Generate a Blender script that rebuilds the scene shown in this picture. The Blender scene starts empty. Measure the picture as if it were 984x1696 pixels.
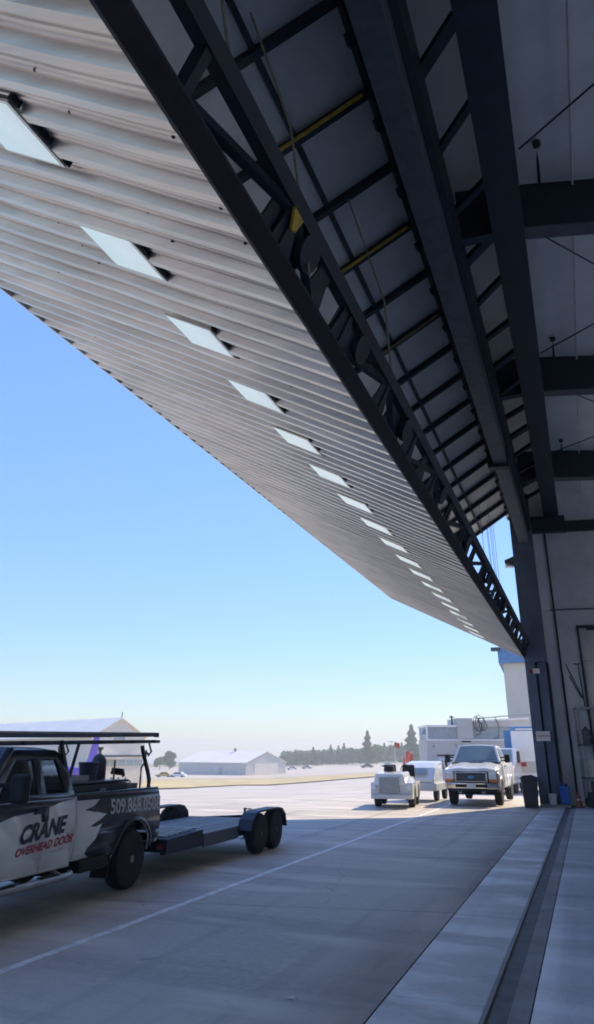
import bpy, bmesh, math, random
from mathutils import Vector, Matrix, noise
from mathutils.geometry import tessellate_polygon
R = math.radians
rnd = random.Random(7)
sc = bpy.context.scene
C = sc.collection

# ------------------------------------------------------------------ camera, sky, sun, exposure
PITCH, YAW = math.atan(400/1131), math.atan(480/1199.6)
cam = bpy.data.cameras.new("camera")
cam.sensor_fit = 'VERTICAL'; cam.sensor_height = 24.0; cam.lens = 24.0*1131/1696
cam.clip_start = .05; cam.clip_end = 8000
co = bpy.data.objects.new("camera", cam); C.objects.link(co)
co.location = (0, 0, 1.75); co.rotation_euler = (math.pi/2+PITCH, 0, YAW)
sc.camera = co
SUN_EL, SUN_AZ = R(39.6), R(24.5)
w = bpy.data.worlds.new("World"); sc.world = w; w.use_nodes = True
wn = w.node_tree.nodes; wl = w.node_tree.links
sky = wn.new('ShaderNodeTexSky'); sky.sky_type = 'NISHITA'; sky.sun_disc = False
sky.sun_elevation = SUN_EL; sky.sun_rotation = SUN_AZ
sky.altitude = 600; sky.air_density = 1.15; sky.dust_density = .0; sky.ozone_density = 4.5
bw = wn.new('ShaderNodeRGBToBW'); wl.new(sky.outputs[0], bw.inputs[0])
pw_ = wn.new('ShaderNodeMath'); pw_.operation = 'POWER'; pw_.inputs[1].default_value = -.6; wl.new(bw.outputs[0], pw_.inputs[0])
sc_ = wn.new('ShaderNodeVectorMath'); sc_.operation = 'SCALE'; wl.new(sky.outputs[0], sc_.inputs[0]); wl.new(pw_.outputs[0], sc_.inputs['Scale'])
hs_ = wn.new('ShaderNodeHueSaturation'); hs_.inputs['Saturation'].default_value = 1.1; hs_.inputs['Hue'].default_value = .511; wl.new(sc_.outputs[0], hs_.inputs['Color']); wl.new(hs_.outputs[0], wn['Background'].inputs[0]); wn['Background'].inputs[1].default_value = .15
sl = bpy.data.lights.new("sun", 'SUN'); sl.energy = 2.15; sl.angle = R(.53); sl.color = (1, .85, .62)
so = bpy.data.objects.new("sun", sl); C.objects.link(so)
sd = Vector((math.sin(SUN_AZ)*math.cos(SUN_EL), math.cos(SUN_AZ)*math.cos(SUN_EL), math.sin(SUN_EL)))
so.rotation_euler = sd.to_track_quat('Z', 'Y').to_euler(); so.location = (20, 40, 60)
sc.view_settings.view_transform = 'Standard'; sc.view_settings.look = 'None'
sc.view_settings.exposure = 1.62; sc.view_settings.gamma = 1.0
sc.render.engine = 'CYCLES'
sc.cycles.max_bounces = 10; sc.cycles.diffuse_bounces = 6; sc.cycles.glossy_bounces = 4
sc.cycles.transmission_bounces = 6; sc.cycles.transparent_max_bounces = 12
sc.cycles.use_denoising = True; sc.cycles.filter_width = 1.8
sc.cycles.sample_clamp_indirect = 6

# ------------------------------------------------------------------ materials
def mat(name, col, rough=.6, metal=0., amt=.15, scale=3., bump=0., bscale=30., stretch=(1, 1, 1), world=False,
        spec=.5, coat=0., second=None, edge=(.35, .65), vary=0.):
    m = bpy.data.materials.new(name); m.use_nodes = True
    n = m.node_tree.nodes; l = m.node_tree.links; b = n['Principled BSDF']
    b.inputs['Roughness'].default_value = rough; b.inputs['Metallic'].default_value = metal
    b.inputs['Specular IOR Level'].default_value = spec; b.inputs['Coat Weight'].default_value = coat
    if world: src = n.new('ShaderNodeNewGeometry').outputs['Position']
    else: src = n.new('ShaderNodeTexCoord').outputs['Object']
    mp = n.new('ShaderNodeMapping'); mp.inputs['Scale'].default_value = stretch; l.new(src, mp.inputs[0])
    nz = n.new('ShaderNodeTexNoise'); nz.inputs['Scale'].default_value = scale; nz.inputs['Detail'].default_value = 6
    nz.inputs['Roughness'].default_value = .62; l.new(mp.outputs[0], nz.inputs[0])
    rp = n.new('ShaderNodeValToRGB'); rp.color_ramp.elements[0].position = edge[0]; rp.color_ramp.elements[1].position = edge[1]
    c2 = second or tuple(min(1, c*(1+amt)) for c in col); c1 = col if second else tuple(c*(1-amt) for c in col)
    rp.color_ramp.elements[0].color = (*c1, 1); rp.color_ramp.elements[1].color = (*c2, 1)
    l.new(nz.outputs[0], rp.inputs[0]); l.new(rp.outputs[0], b.inputs['Base Color'])
    if vary:
        oi = n.new('ShaderNodeObjectInfo'); mr = n.new('ShaderNodeMapRange'); mr.inputs[3].default_value = 1-vary; mr.inputs[4].default_value = 1+vary; l.new(oi.outputs['Random'], mr.inputs[0])
        vm_ = n.new('ShaderNodeVectorMath'); vm_.operation = 'SCALE'; l.new(rp.outputs[0], vm_.inputs[0]); l.new(mr.outputs[0], vm_.inputs['Scale']); l.new(vm_.outputs[0], b.inputs['Base Color'])
    if bump:
        bn = n.new('ShaderNodeTexNoise'); bn.inputs['Scale'].default_value = bscale; bn.inputs['Detail'].default_value = 4
        l.new(mp.outputs[0], bn.inputs[0])
        bp = n.new('ShaderNodeBump'); bp.inputs['Strength'].default_value = bump; bp.inputs['Distance'].default_value = .02
        l.new(bn.outputs[0], bp.inputs['Height']); l.new(bp.outputs[0], b.inputs['Normal'])
    return m

def concrete(name, base, dark, streak, rough, patch=None, band=None, cracks=False):
    m = bpy.data.materials.new(name); m.use_nodes = True
    n = m.node_tree.nodes; l = m.node_tree.links; b = n['Principled BSDF']
    b.inputs['Roughness'].default_value = rough
    g = n.new('ShaderNodeNewGeometry').outputs['Position']
    def nz(scale, stretch=(1, 1, 1), det=5, lo=.4, hi=.65):
        mp = n.new('ShaderNodeMapping'); mp.inputs['Scale'].default_value = stretch; l.new(g, mp.inputs[0])
        t = n.new('ShaderNodeTexNoise'); t.inputs['Scale'].default_value = scale; t.inputs['Detail'].default_value = det
        l.new(mp.outputs[0], t.inputs[0])
        r = n.new('ShaderNodeMapRange'); r.inputs[1].default_value = lo; r.inputs[2].default_value = hi
        l.new(t.outputs[0], r.inputs[0]); return r.outputs[0]
    def mix(a, c, f, s=1.):
        x = n.new('ShaderNodeMix'); x.data_type = 'RGBA'
        mm = n.new('ShaderNodeMath'); mm.operation = 'MULTIPLY'; mm.inputs[1].default_value = s; l.new(f, mm.inputs[0])
        l.new(mm.outputs[0], x.inputs[0])
        if isinstance(a, tuple): x.inputs[6].default_value = (*a, 1)
        else: l.new(a, x.inputs[6])
        x.inputs[7].default_value = (*c, 1); return x.outputs[2]
    c = mix(base, dark, nz(.35), .9)
    c = mix(c, tuple(x*.8 for x in dark), nz(.9, (.2, 1.3, 1), 6, .5, .64), .7)
    c = mix(c, dark, nz(2.2, (.5, 2.2, 1), 6, .56, .7), .7)
    c = mix(c, tuple(x*1.18 for x in base), nz(14, (1, 1, 1), 6, .45, .8), .5); c = mix(c, tuple(x*.8 for x in dark), nz(70, (1, 1, 1), 2, .52, .75), .6)
    if patch: c = mix(c, patch, nz(.9, (.9, 1.8, 1), 6, .5, .62), .9)
    c = mix(c, tuple(x*.55 for x in dark), nz(.8, (.16, 1.1, 1), 6, .60, .74), .55)
    c = mix(c, tuple(x*.6 for x in dark), nz(1.1, (2.2, .07, 1), 4, .55, .72), .5)
    c = mix(c, tuple(x*1.3 for x in base), nz(.7, (.4, 1.8, 1), 6, .54, .66), .6)
    c = mix(c, tuple(x*.45 for x in dark), nz(3.2, (1, 1, 1), 3, .70, .76), .5)
    def math_(op, a, v):
        q = n.new('ShaderNodeMath'); q.operation = op
        for i, z in enumerate((a, v)):
            if isinstance(z, (int, float)): q.inputs[i].default_value = z
            else: l.new(z, q.inputs[i])
        return q.outputs[0]
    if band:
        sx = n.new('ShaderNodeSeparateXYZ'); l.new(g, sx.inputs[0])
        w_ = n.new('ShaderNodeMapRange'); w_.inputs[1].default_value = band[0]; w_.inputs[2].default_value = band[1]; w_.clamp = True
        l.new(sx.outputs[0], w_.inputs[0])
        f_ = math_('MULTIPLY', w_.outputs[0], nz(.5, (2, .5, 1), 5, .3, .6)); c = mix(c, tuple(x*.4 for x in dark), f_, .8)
    if cracks:
        wv = n.new('ShaderNodeTexNoise'); wv.inputs['Scale'].default_value = 1.5; l.new(g, wv.inputs[0])
        va = n.new('ShaderNodeVectorMath'); va.operation = 'MULTIPLY_ADD'; l.new(wv.outputs['Color'], va.inputs[0]); va.inputs[1].default_value = (.7, .7, 0); l.new(g, va.inputs[2])
        vo = n.new('ShaderNodeTexVoronoi'); vo.feature = 'DISTANCE_TO_EDGE'; vo.inputs['Scale'].default_value = .19; l.new(va.outputs[0], vo.inputs['Vector'])
        k_ = n.new('ShaderNodeMapRange'); k_.inputs[1].default_value = .0016; k_.inputs[2].default_value = .0; l.new(vo.outputs[0], k_.inputs[0])
        c = mix(c, tuple(x*.3 for x in dark), math_('MULTIPLY', k_.outputs[0], nz(.25, (1, 1, 1), 2, .45, .55)), .7)
    l.new(c, b.inputs['Base Color'])
    t = n.new('ShaderNodeTexNoise'); t.inputs['Scale'].default_value = 55; t.inputs['Detail'].default_value = 6; l.new(g, t.inputs[0])
    bp = n.new('ShaderNodeBump'); bp.inputs['Strength'].default_value = .25; bp.inputs['Distance'].default_value = .01
    l.new(t.outputs[0], bp.inputs['Height']); l.new(bp.outputs[0], b.inputs['Normal'])
    return m

def glass(name, tint, refl=.9, painted_sheen=0.):
    m = bpy.data.materials.new(name); m.use_nodes = True
    n = m.node_tree.nodes; l = m.node_tree.links; n.remove(n['Principled BSDF'])
    t = n.new('ShaderNodeBsdfTransparent'); t.inputs[0].default_value = (*tint, 1)
    g = n.new('ShaderNodeBsdfGlossy'); g.inputs['Roughness'].default_value = .03; g.inputs[0].default_value = (refl, refl, refl, 1)
    f = n.new('ShaderNodeFresnel'); f.inputs[0].default_value = 1.52
    base = t.outputs[0]
    if painted_sheen:
        d = n.new('ShaderNodeBsdfDiffuse'); d.inputs[0].default_value = (.48, .60, .62, 1); y = n.new('ShaderNodeMixShader'); y.inputs[0].default_value = painted_sheen  # pale diffuse layer stands in for the reflection on the glass
        l.new(base, y.inputs[1]); l.new(d.outputs[0], y.inputs[2]); base = y.outputs[0]
    x = n.new('ShaderNodeMixShader'); l.new(f.outputs[0], x.inputs[0]); l.new(base, x.inputs[1]); l.new(g.outputs[0], x.inputs[2])
    l.new(x.outputs[0], n['Material Output'].inputs[0]); return m

M = {}
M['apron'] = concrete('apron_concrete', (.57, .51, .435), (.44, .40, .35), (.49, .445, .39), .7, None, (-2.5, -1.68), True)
M['threshold'] = concrete('threshold_concrete', (.50, .50, .49), (.36, .36, .36), (.58, .58, .57), .5, (.68, .69, .69))
M['strip'] = concrete('strip_concrete', (.28, .28, .28), (.20, .20, .205), (.32, .32, .32), .6)
M['floor'] = concrete('floor_concrete', (.72, .74, .77), (.60, .62, .65), (.76, .78, .80), .26)
M['pave'] = mat('far_pavement', (.50, .44, .37), .85, amt=.12, scale=.05, world=True)
M['grass'] = mat('dry_grass', (.47, .385, .20), .9, amt=.25, scale=.3, world=True, bump=.4)
M['field'] = mat('dry_field', (.30, .27, .17), .9, amt=.2, scale=.02, world=True)
M['paint_line'] = mat('line_paint', (.72, .70, .66), .6, amt=.25, scale=6, world=True, edge=(.3, .6))
M['channel'] = mat('channel_steel', (.10, .105, .115), .6, amt=.3, scale=5, world=True)
M['dark'] = mat('dark_joint', (.035, .037, .04), .8, amt=.3, scale=6, world=True)
M['sheet'] = mat('corrugated_sheet_metal', (.63, .59, .53), .30, .62, amt=.15, scale=1.3, stretch=(.3, 4, .3), bump=.10, bscale=4, spec=.55, world=True, vary=.06)
M['lite'] = mat('lite_panel', (.86, .92, .96), .10, .85, amt=.03, scale=2)
M['steel'] = mat('navy_steel', (.018, .026, .042), .5, amt=.25, scale=4, world=True)
M['steel2'] = mat('grey_steel', (.09, .105, .13), .5, amt=.2, scale=4, world=True)
M['steel3'] = mat('column_steel', (.11, .14, .21), .55, amt=.15, scale=2, world=True)
M['insul'] = mat('white_insulation', (.78, .78, .77), .5, amt=.12, scale=.8, bump=.25, bscale=2.2, world=True)
M['liner'] = mat('white_liner', (.80, .80, .79), .4, amt=.08, scale=1, bump=.15, bscale=1.5, world=True)
M['wallpan'] = mat('wall_liner_panel', (.68, .70, .73), .5, amt=.1, scale=1, bump=.12, bscale=1.5, world=True)
M['yellow'] = mat('yellow_steel', (.62, .42, .04), .5, amt=.3, scale=8)
M['tan'] = mat('tan_wood', (.32, .22, .10), .7, amt=.2, scale=8)
M['strap'] = mat('strap_webbing', (.36, .33, .22), .8, amt=.2, scale=10)
M['cable'] = mat('steel_cable', (.18, .2, .22), .4, .6, amt=.1)
M['black'] = mat('black_rubber', (.016, .017, .019), .8, amt=.3, scale=10)
M['blackpaint'] = mat('black_paint', (.022, .027, .040), .32, amt=.1, scale=2, coat=.25)
M['white'] = mat('white_paint', (.76, .76, .75), .25, amt=.05, scale=1.5, coat=.6)
M['dullwhite'] = mat('dull_white_paint', (.62, .63, .62), .55, amt=.08, scale=3)
M['chrome'] = mat('chrome', (.62, .63, .65), .14, 1., amt=.05)
M['alu'] = mat('brushed_aluminium', (.42, .43, .44), .35, .85, amt=.15, scale=9)
M['rimgrey'] = mat('steel_rim', (.58, .59, .61), .45, .2, amt=.15, scale=8)
M['tyre'] = mat('tyre_rubber', (.022, .022, .024), .85, amt=.3, scale=12)
M['glass'] = glass('car_glass', (.45, .55, .57), .9, .42)
M['dglass'] = glass('tinted_glass', (.60, .66, .70))
M['seat'] = mat('seat_cloth', (.06, .06, .065), .9)
M['orange'] = mat('orange_lens', (.75, .20, .02), .25, coat=.5)
M['lens'] = mat('clear_lens', (.75, .77, .79), .12, coat=.6)
M['redlens'] = mat('red_lens', (.35, .015, .015), .25, coat=.5)
M['red'] = mat('red_print', (.42, .03, .06), .5)
M['greytext'] = mat('grey_print', (.55, .56, .58), .5, amt=.2, scale=9)
M['blue'] = mat('blue_plastic', (.02, .11, .42), .5)
M['bluesteel'] = mat('blue_cladding', (.10, .24, .44), .5)
M['cream'] = mat('cream_cladding', (.72, .62, .48), .7, amt=.05, scale=.4)
M['palewall'] = mat('pale_cladding', (.54, .51, .46), .6, amt=.06, scale=.5)
M['shedwall'] = mat('shed_cladding', (.74, .67, .57), .6, amt=.06, scale=.5)
M['roofw'] = mat('white_roof_sheet', (.92, .84, .72), .5, amt=.04, scale=.3)
M['greyband'] = mat('grey_band', (.33, .37, .37), .4, amt=.1)
M['sign'] = mat('sign_white', (.70, .66, .67), .5)
M['purple'] = mat('purple_paint', (.16, .08, .52), .4)
M['flag'] = mat('orange_red_cloth', (.66, .20, .16), .7)
M['can'] = mat('bin_plastic', (.035, .035, .038), .6)
M['plank'] = mat('deck_plank', (.22, .215, .21), .7, amt=.25, scale=6, stretch=(4, .4, 1))
M['conifer'] = mat('conifer_needles', (.06, .14, .05), .9, amt=.35, scale=.6)
M['leaf'] = mat('tree_leaves', (.09, .17, .045), .9, amt=.35, scale=.4)
M['bark'] = mat('bark', (.10, .07, .05), .9)
M['cone'] = mat('cone_orange', (.26, .07, .045), .6)
M['curtain'] = mat('plastic_curtain', (.60, .58, .55), .3, amt=.15, scale=1.2, stretch=(2, 2, .6), bump=.5, bscale=2)

# ------------------------------------------------------------------ mesh helpers
class MB:
    def __init__(s): s.v = []; s.f = []
    def add(s, vs, fs):
        o = len(s.v); s.v += [Vector(p) for p in vs]; s.f += [tuple(i+o for i in f) for f in fs]; return s
    def box(s, x0, x1, y0, y1, z0, z1):
        return s.add([(x, y, z) for z in (z0, z1) for y in (y0, y1) for x in (x0, x1)],
                     [(0, 2, 3, 1), (4, 5, 7, 6), (0, 1, 5, 4), (2, 6, 7, 3), (0, 4, 6, 2), (1, 3, 7, 5)])
    def hexa(s, b, t):   # four bottom points, four top points (same order)
        return s.add(list(b)+list(t), [(3, 2, 1, 0), (4, 5, 6, 7)]+[(i, (i+1) % 4, 4+(i+1) % 4, 4+i) for i in range(4)])
    def beam(s, p, q, wd, h, up=(0, 0, 1)):
        p, q = Vector(p), Vector(q); d = (q-p).normalized(); a = d.cross(Vector(up))
        if a.length < 1e-4: a = d.cross(Vector((1, 0, 0)))
        a = a.normalized()*wd/2; b = a.cross(d).normalized()*h/2
        return s.hexa([p-a-b, p+a-b, p+a+b, p-a+b], [q-a-b, q+a-b, q+a+b, q-a+b])
    def tube(s, pts, r, n=8, r2=None):
        pts = [Vector(p) for p in pts]; rings = []; o = len(s.v)
        for i, p in enumerate(pts):
            d = (pts[min(i+1, len(pts)-1)]-pts[max(i-1, 0)]).normalized()
            a = d.cross(Vector((0, 0, 1)))
            if a.length < 1e-3: a = d.cross(Vector((1, 0, 0)))
            a.normalize(); b = d.cross(a); rr = r if r2 is None else r+(r2-r)*i/(len(pts)-1)
            s.v += [p+(a*math.cos(k*2*math.pi/n)+b*math.sin(k*2*math.pi/n))*rr for k in range(n)]
        for i in range(len(pts)-1):
            for k in range(n):
                k2 = (k+1) % n; s.f.append((o+i*n+k, o+i*n+k2, o+(i+1)*n+k2, o+(i+1)*n+k))
        s.f.append(tuple(o+k for k in range(n))[::-1]); s.f.append(tuple(o+(len(pts)-1)*n+k for k in range(n)))
        return s
    def lathe(s, prof, axis='x', c=(0, 0, 0), n=28):  # profile of (along axis, radius)
        o = len(s.v); c = Vector(c)
        for (a, r) in prof:
            for k in range(n):
                t = 2*math.pi*k/n; u, v = r*math.cos(t), r*math.sin(t)
                s.v.append(c+Vector({'x': (a, u, v), 'y': (u, a, v), 'z': (u, v, a)}[axis]))
        for i in range(len(prof)-1):
            for k in range(n):
                k2 = (k+1) % n; s.f.append((o+i*n+k, o+i*n+k2, o+(i+1)*n+k2, o+(i+1)*n+k))
        s.f.append(tuple(o+k for k in range(n))[::-1]); s.f.append(tuple(o+(len(prof)-1)*n+k for k in range(n)))
        return s
    def prism(s, poly, fn, t0, t1):   # poly of (u,v); fn(u,v,t) -> point
        n = len(poly); o = len(s.v)
        s.v += [Vector(fn(u, v, t0)) for u, v in poly]+[Vector(fn(u, v, t1)) for u, v in poly]
        tr = tessellate_polygon([[Vector((u, v, 0)) for u, v in poly]])
        for t in tr: s.f.append(tuple(o+i for i in t)); s.f.append(tuple(o+n+i for i in reversed(t)))
        for i in range(n): s.f.append((o+i, o+(i+1) % n, o+n+(i+1) % n, o+n+i))
        return s
    def mesh(s, name):
        me = bpy.data.meshes.new(name); me.from_pydata([tuple(p) for p in s.v], [], s.f)
        bm = bmesh.new(); bm.from_mesh(me); bmesh.ops.recalc_face_normals(bm, faces=bm.faces); bm.to_mesh(me); bm.free()
        return me
    def build(s, name, m, parent=None, smooth=False, bevel=0, loc=None):
        me = s.mesh(name); me.materials.append(m if not isinstance(m, str) else M[m])
        return link(name, me, parent, smooth, bevel, loc)

def link(name, me, parent=None, smooth=False, bevel=0, loc=None):
    o = bpy.data.objects.new(name, me); C.objects.link(o)
    if parent: o.parent = parent
    if loc is not None: o.location = loc
    if smooth:
        me.polygons.foreach_set('use_smooth', [True]*len(me.polygons))
        try: me.set_sharp_from_angle(angle=R(38))
        except Exception: pass
    if bevel:
        b = o.modifiers.new('bevel', 'BEVEL'); b.width = bevel; b.segments = 2; b.limit_method = 'ANGLE'; b.angle_limit = R(40)
    return o
def tag(o, label=None, cat=None, group=None, kind=None):
    if label: o['label'] = label
    if cat: o['category'] = cat
    if group: o['group'] = group
    if kind: o['kind'] = kind
    return o
def thing(name, label, cat, loc=(0, 0, 0), rz=0, group=None):
    o = bpy.data.objects.new(name, None); C.objects.link(o); o.location = loc; o.rotation_euler = (0, 0, rz)
    o.empty_display_size = .3
    return tag(o, label, cat, group)
def share(name, me, parent, loc=None, mtx=None):
    o = bpy.data.objects.new(name, me); C.objects.link(o); o.parent = parent
    if loc is not None: o.location = loc
    if mtx is not None: o.matrix_local = mtx
    return o
def copy_tree(o, parent=None):
    c = o.copy(); C.objects.link(c)
    if parent: c.parent = parent
    for ch in list(o.children): copy_tree(ch, c)
    return c
def text_mesh(body, size=1., bold=0.):
    cu = bpy.data.curves.new('text', 'FONT'); cu.body = body; cu.size = size; cu.offset = bold; cu.resolution_u = 3
    o = bpy.data.objects.new('text', cu); C.objects.link(o)
    dg = bpy.context.evaluated_depsgraph_get(); dg.update()
    me = bpy.data.meshes.new_from_object(o.evaluated_get(dg))
    bpy.data.objects.remove(o); bpy.data.curves.remove(cu)
    return me

# ------------------------------------------------------------------ terrain
def lerp_tab(x, xs, ys):
    if x <= xs[0]: return ys[0]
    for i in range(1, len(xs)):
        if x <= xs[i]: return ys[i-1]+(ys[i]-ys[i-1])*(x-xs[i-1])/(xs[i]-xs[i-1])
    return ys[-1]
def zt(x, y):
    d = math.hypot(x, y); az = math.degrees(math.atan2(-x, y))
    if d < 30: return 0.
    return lerp_tab(d, [30, 90, 227, 400, 900, 4000], [0, -2.2, -4.9, -5.2, -9, -14])*lerp_tab(az, [-5, 12, 24], [.35, .4, 1.])
mb = MB(); rings = [0, 8, 16, 24, 30, 36, 44, 54, 66, 80, 90, 105, 125, 150, 180, 210, 230, 260, 300, 350, 400, 480, 600, 800, 1100, 1500]
NA = 120
for r in rings[1:]:
    for k in range(NA):
        a = 2*math.pi*k/NA; x, y = -r*math.sin(a), r*math.cos(a); mb.v.append(Vector((x, y, zt(x, y)-.02)))
mb.v.append(Vector((0, 0, -.02))); ci = len(mb.v)-1
for k in range(NA): mb.f.append((ci, k, (k+1) % NA))
for i in range(len(rings)-2):
    for k in range(NA): mb.f.append((i*NA+k, i*NA+(k+1) % NA, (i+1)*NA+(k+1) % NA, (i+1)*NA+k))
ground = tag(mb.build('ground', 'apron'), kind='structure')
def sheet(name, near, far, m, dz, n=14):
    mb = MB()
    def at(poly, t):
        t *= len(poly)-1; i = min(int(t), len(poly)-2); f = t-i
        return (poly[i][0]+(poly[i+1][0]-poly[i][0])*f, poly[i][1]+(poly[i+1][1]-poly[i][1])*f)
    N = (len(near)-1)*n; K = 6
    for i in range(N+1):
        a, b = at(near, i/N), at(far, i/N)
        for k in range(K+1):
            x = a[0]+(b[0]-a[0])*k/K; y = a[1]+(b[1]-a[1])*k/K; mb.v.append(Vector((x, y, zt(x, y)+dz)))
    for i in range(N):
        for k in range(K): mb.f.append((i*(K+1)+k, i*(K+1)+k+1, (i+1)*(K+1)+k+1, (i+1)*(K+1)+k))
    return tag(mb.build(name, m), kind='structure')
near_g = [(-70, 5), (-31.2, 37.8), (-40.3, 62), (-45.4, 80.6), (-45.4, 92.5), (-37.3, 94.9), (-33.5, 99.5), (-29.4, 103.9), (40, 112)]
far_g = [(-110, 20), (-81.1, 97.8), (-86.2, 132.4), (-82.3, 145.9), (-75, 158.), (-60.8, 155), (-48.5, 144.1), (-39, 138.1), (40, 146)]
sheet('grass_strip', near_g, far_g, 'grass', .10)
sheet('far_taxiway', [(x*1.004, y*1.004) for x, y in far_g],
      [(-400, 60), (-330, 160), (-310, 230), (-270, 290), (-200, 330), (-130, 345), (-80, 350), (-40, 350), (90, 350)], 'pave', .12)
sheet('dry_field', [(-401, 60.5), (-331, 160.5), (-311, 230.5), (-271, 290.5), (-200.5, 330.5), (-130, 345.5), (-40, 350.5), (90, 350.5)],
      [(-1200, 160), (-1100, 400), (-900, 600), (-700, 750), (-500, 850), (-300, 900), (-100, 900), (300, 900)], 'field', .14)

# skewed plan of the hangar: cross lines run at 12 degrees to the door line
TH = R(12); CT, ST = math.cos(TH), math.sin(TH); X0 = -1.72
def S(a, y, z): return Vector((X0+(a-X0)*CT, y+(a-X0)*ST, z))
def sbox(mb, a0, a1, y0, y1, z0, z1):
    p = [S(a0, y0, z0), S(a1, y0, z0), S(a1, y1, z0), S(a0, y1, z0)]
    return mb.hexa(p, [v+Vector((0, 0, z1-z0)) for v in p])
# apron slabs (joints recessed)
SL = 4.57
for i in range(6):
    for j in range(9):
        a1 = -1.648-i*SL; a0 = a1-SL; y0 = -9.2+j*SL; y1 = y0+SL
        if math.hypot(a0, y1) > 29.5: continue
        g = .010; mb = MB(); sbox(mb, a0+g, a1-g, y0+g, y1-g, -.12, 0); mb.build('slab', 'apron', ground)
mb = MB().box(-4.90, -4.80, -9, 28, -.001, .004); tag(mb.build('painted_line', 'paint_line'), kind='structure')
# threshold, track channel, floor
def strip(name, x0, x1, z0, z1, m, ye=26.9): return tag(MB().box(x0, x1, -12, ye, z0, z1).build(name, m), kind='structure')
th = tag(MB().box(-1.655, -.92, -12, 26.9, -.15, -.006).build('threshold', 'dark'), kind='structure')
for k in range(13):
    MB().box(-1.64, -.922, -12+k*3.0+.004, -9+k*3.0-.004, -.1, .004).build('slab', 'threshold', th)
strip('channel_edge', -.92, -.89, -.1, .005, 'strip'); strip('track_channel', -.888, -.742, -.1, -.012, 'channel')
strip('channel_curb', -.74, -.60, -.1, .004, 'strip')
fl = tag(MB().box(-.598, 40, -14.9, 33, -.2, -.008).build('hangar_floor', 'dark'), kind='structure')
for i in range(7):
    for j in range(8):
        x0 = -.592 if i == 0 else -.572+i*5.8; MB().box(x0+.003, -.572+(i+1)*5.8-.003, -14.6+j*5.8+.003, -14.6+(j+1)*5.8-.003, -.1, .003).build('slab', 'floor', fl)

# ------------------------------------------------------------------ hangar
hang = thing('hangar', 'dark steel aircraft hangar with its tall folding door raised overhead', 'hangar')
YJ, Y0 = 27.25, -14.0
B3 = Vector((X0, 0, 5.18)); T3 = Vector((X0, 0, 10.85)); H3 = B3+Vector((-4.79*CT, -4.79*ST, 2.42))
LB, UB = (H3-B3).length, (H3-T3).length
dl = (H3-B3).normalized(); nl = dl.cross(Vector((0, 1, 0))).normalized()
if nl.z > 0: nl = -nl
du = (H3-T3).normalized(); nu = du.cross(Vector((0, 1, 0))).normalized()
if nu.z > 0: nu = -nu
def low(t, y, n): return B3+dl*t+nl*n+Vector((0, y, 0))
def upp(t, y, n): return T3+du*t+nu*n+Vector((0, y, 0))
def lbox(mb, fn, t0, t1, y0, y1, n0, n1):
    return mb.hexa([fn(t0, y0, n0), fn(t1, y0, n0), fn(t1, y1, n0), fn(t0, y1, n0)], [fn(t0, y0, n1), fn(t1, y0, n1), fn(t1, y1, n1), fn(t0, y1, n1)])
# lower leaf
mb = MB(); lbox(mb, low, .12, LB-.05, Y0, YJ, -.22, -.06)
leaf = mb.build('lower_door_leaf', 'insul', hang)
PW = .9144
prof = [(0, 0), (.022, 0), (.030, .011), (.046, .011), (.054, 0), (.080, 0), (.088, .011), (.104, .011), (.112, 0), (.140, 0), (.167, .064), (.238, .064), (.265, 0)]
metas = []
for vnt in range(6):
    mb = MB(); NT = 18; pts = [(u+k*.3048, h) for k in range(3) for u, h in prof]+[(PW-.002, 0)]
    for i in range(NT+1):
        t = i/NT*(LB-.04)+.0
        for u, h in pts:
            q = noise.noise(Vector((t*1.1, u*1.6, vnt*7.3)))*.010+noise.noise(Vector((t*3, u*4, vnt*3.1)))*.004
            dy = noise.noise(Vector((t*1.3, round(u/.3048)*3.7, vnt*5.7)))*.007 if 0 < u < PW-.01 else 0
            mb.v.append(low(t, u+dy, h+.004+q*(1 if 0 < u < PW-.01 else .3)))
    K = len(pts)
    for i in range(NT):
        for k in range(K-1): mb.f.append((i*K+k, i*K+k+1, (i+1)*K+k+1, (i+1)*K+k))
    me = mb.mesh('corrugated_sheet'); me.materials.append(M['sheet']); metas.append(me)
k = 0; y = YJ-PW
while y > Y0:
    share('corrugated_sheet', metas[(k*5+k//3) % 6], leaf, (0, y, 0)); y -= PW; k += 1
# screws along the girt lines: real geometry, one joined part
mb = MB(); y = YJ-.2; 
while y > -2:
    for t in (.14, .95, 2.4, 3.4, 4.4):
        if rnd.random() < .42:
            p = low(t+rnd.uniform(-.02, .02), y+rnd.uniform(-.05, .05), .006)
            mb.lathe([(0, .012), (.012, .010)], 'z', p+nl*.008, 6)
    y -= .3048
tag(mb.build('screws', 'dark', leaf), kind='stuff')
# lites with black blocks painted in for the shaded gaps along their lower edge
lm = MB(); lbox(lm, low, 1.43, 1.95, -.265, .265, .060, .074); lme = lm.mesh('window'); lme.materials.append(M['lite'])
fm = MB()
for (a, b, c, d) in ((1.405, 1.43, -.285, .285), (1.95, 1.97, -.285, .285), (1.43, 1.95, -.285, -.265), (1.43, 1.95, .265, .285)): lbox(fm, low, a, b, c, d, .054, .072)
fme = fm.mesh('window_frame'); fme.materials.append(M['sheet'])
for k in range(-12, 17):
    yc = 4.28+1.37*k
    if yc > YJ-.6 or yc < Y0+.5: continue
    share('window', lme, leaf, (0, yc, 0))
    share('window_frame', fme, leaf, (0, yc, 0))
    gm = MB(); yy = math.floor((yc-.5-YJ)/.3048)*.3048+YJ
    for q in range(5):
        a, b = yy+q*.3048+.262+.01, yy+(q+1)*.3048+.14-.01
        a, b = max(a, yc-.30), min(b, yc+.30)
        if b-a > .03: lbox(gm, low, 1.370+rnd.uniform(0, .02), 1.404, a, b, .0, .054); gm.build('window_gap_shade', 'black', leaf); gm = MB()
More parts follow.
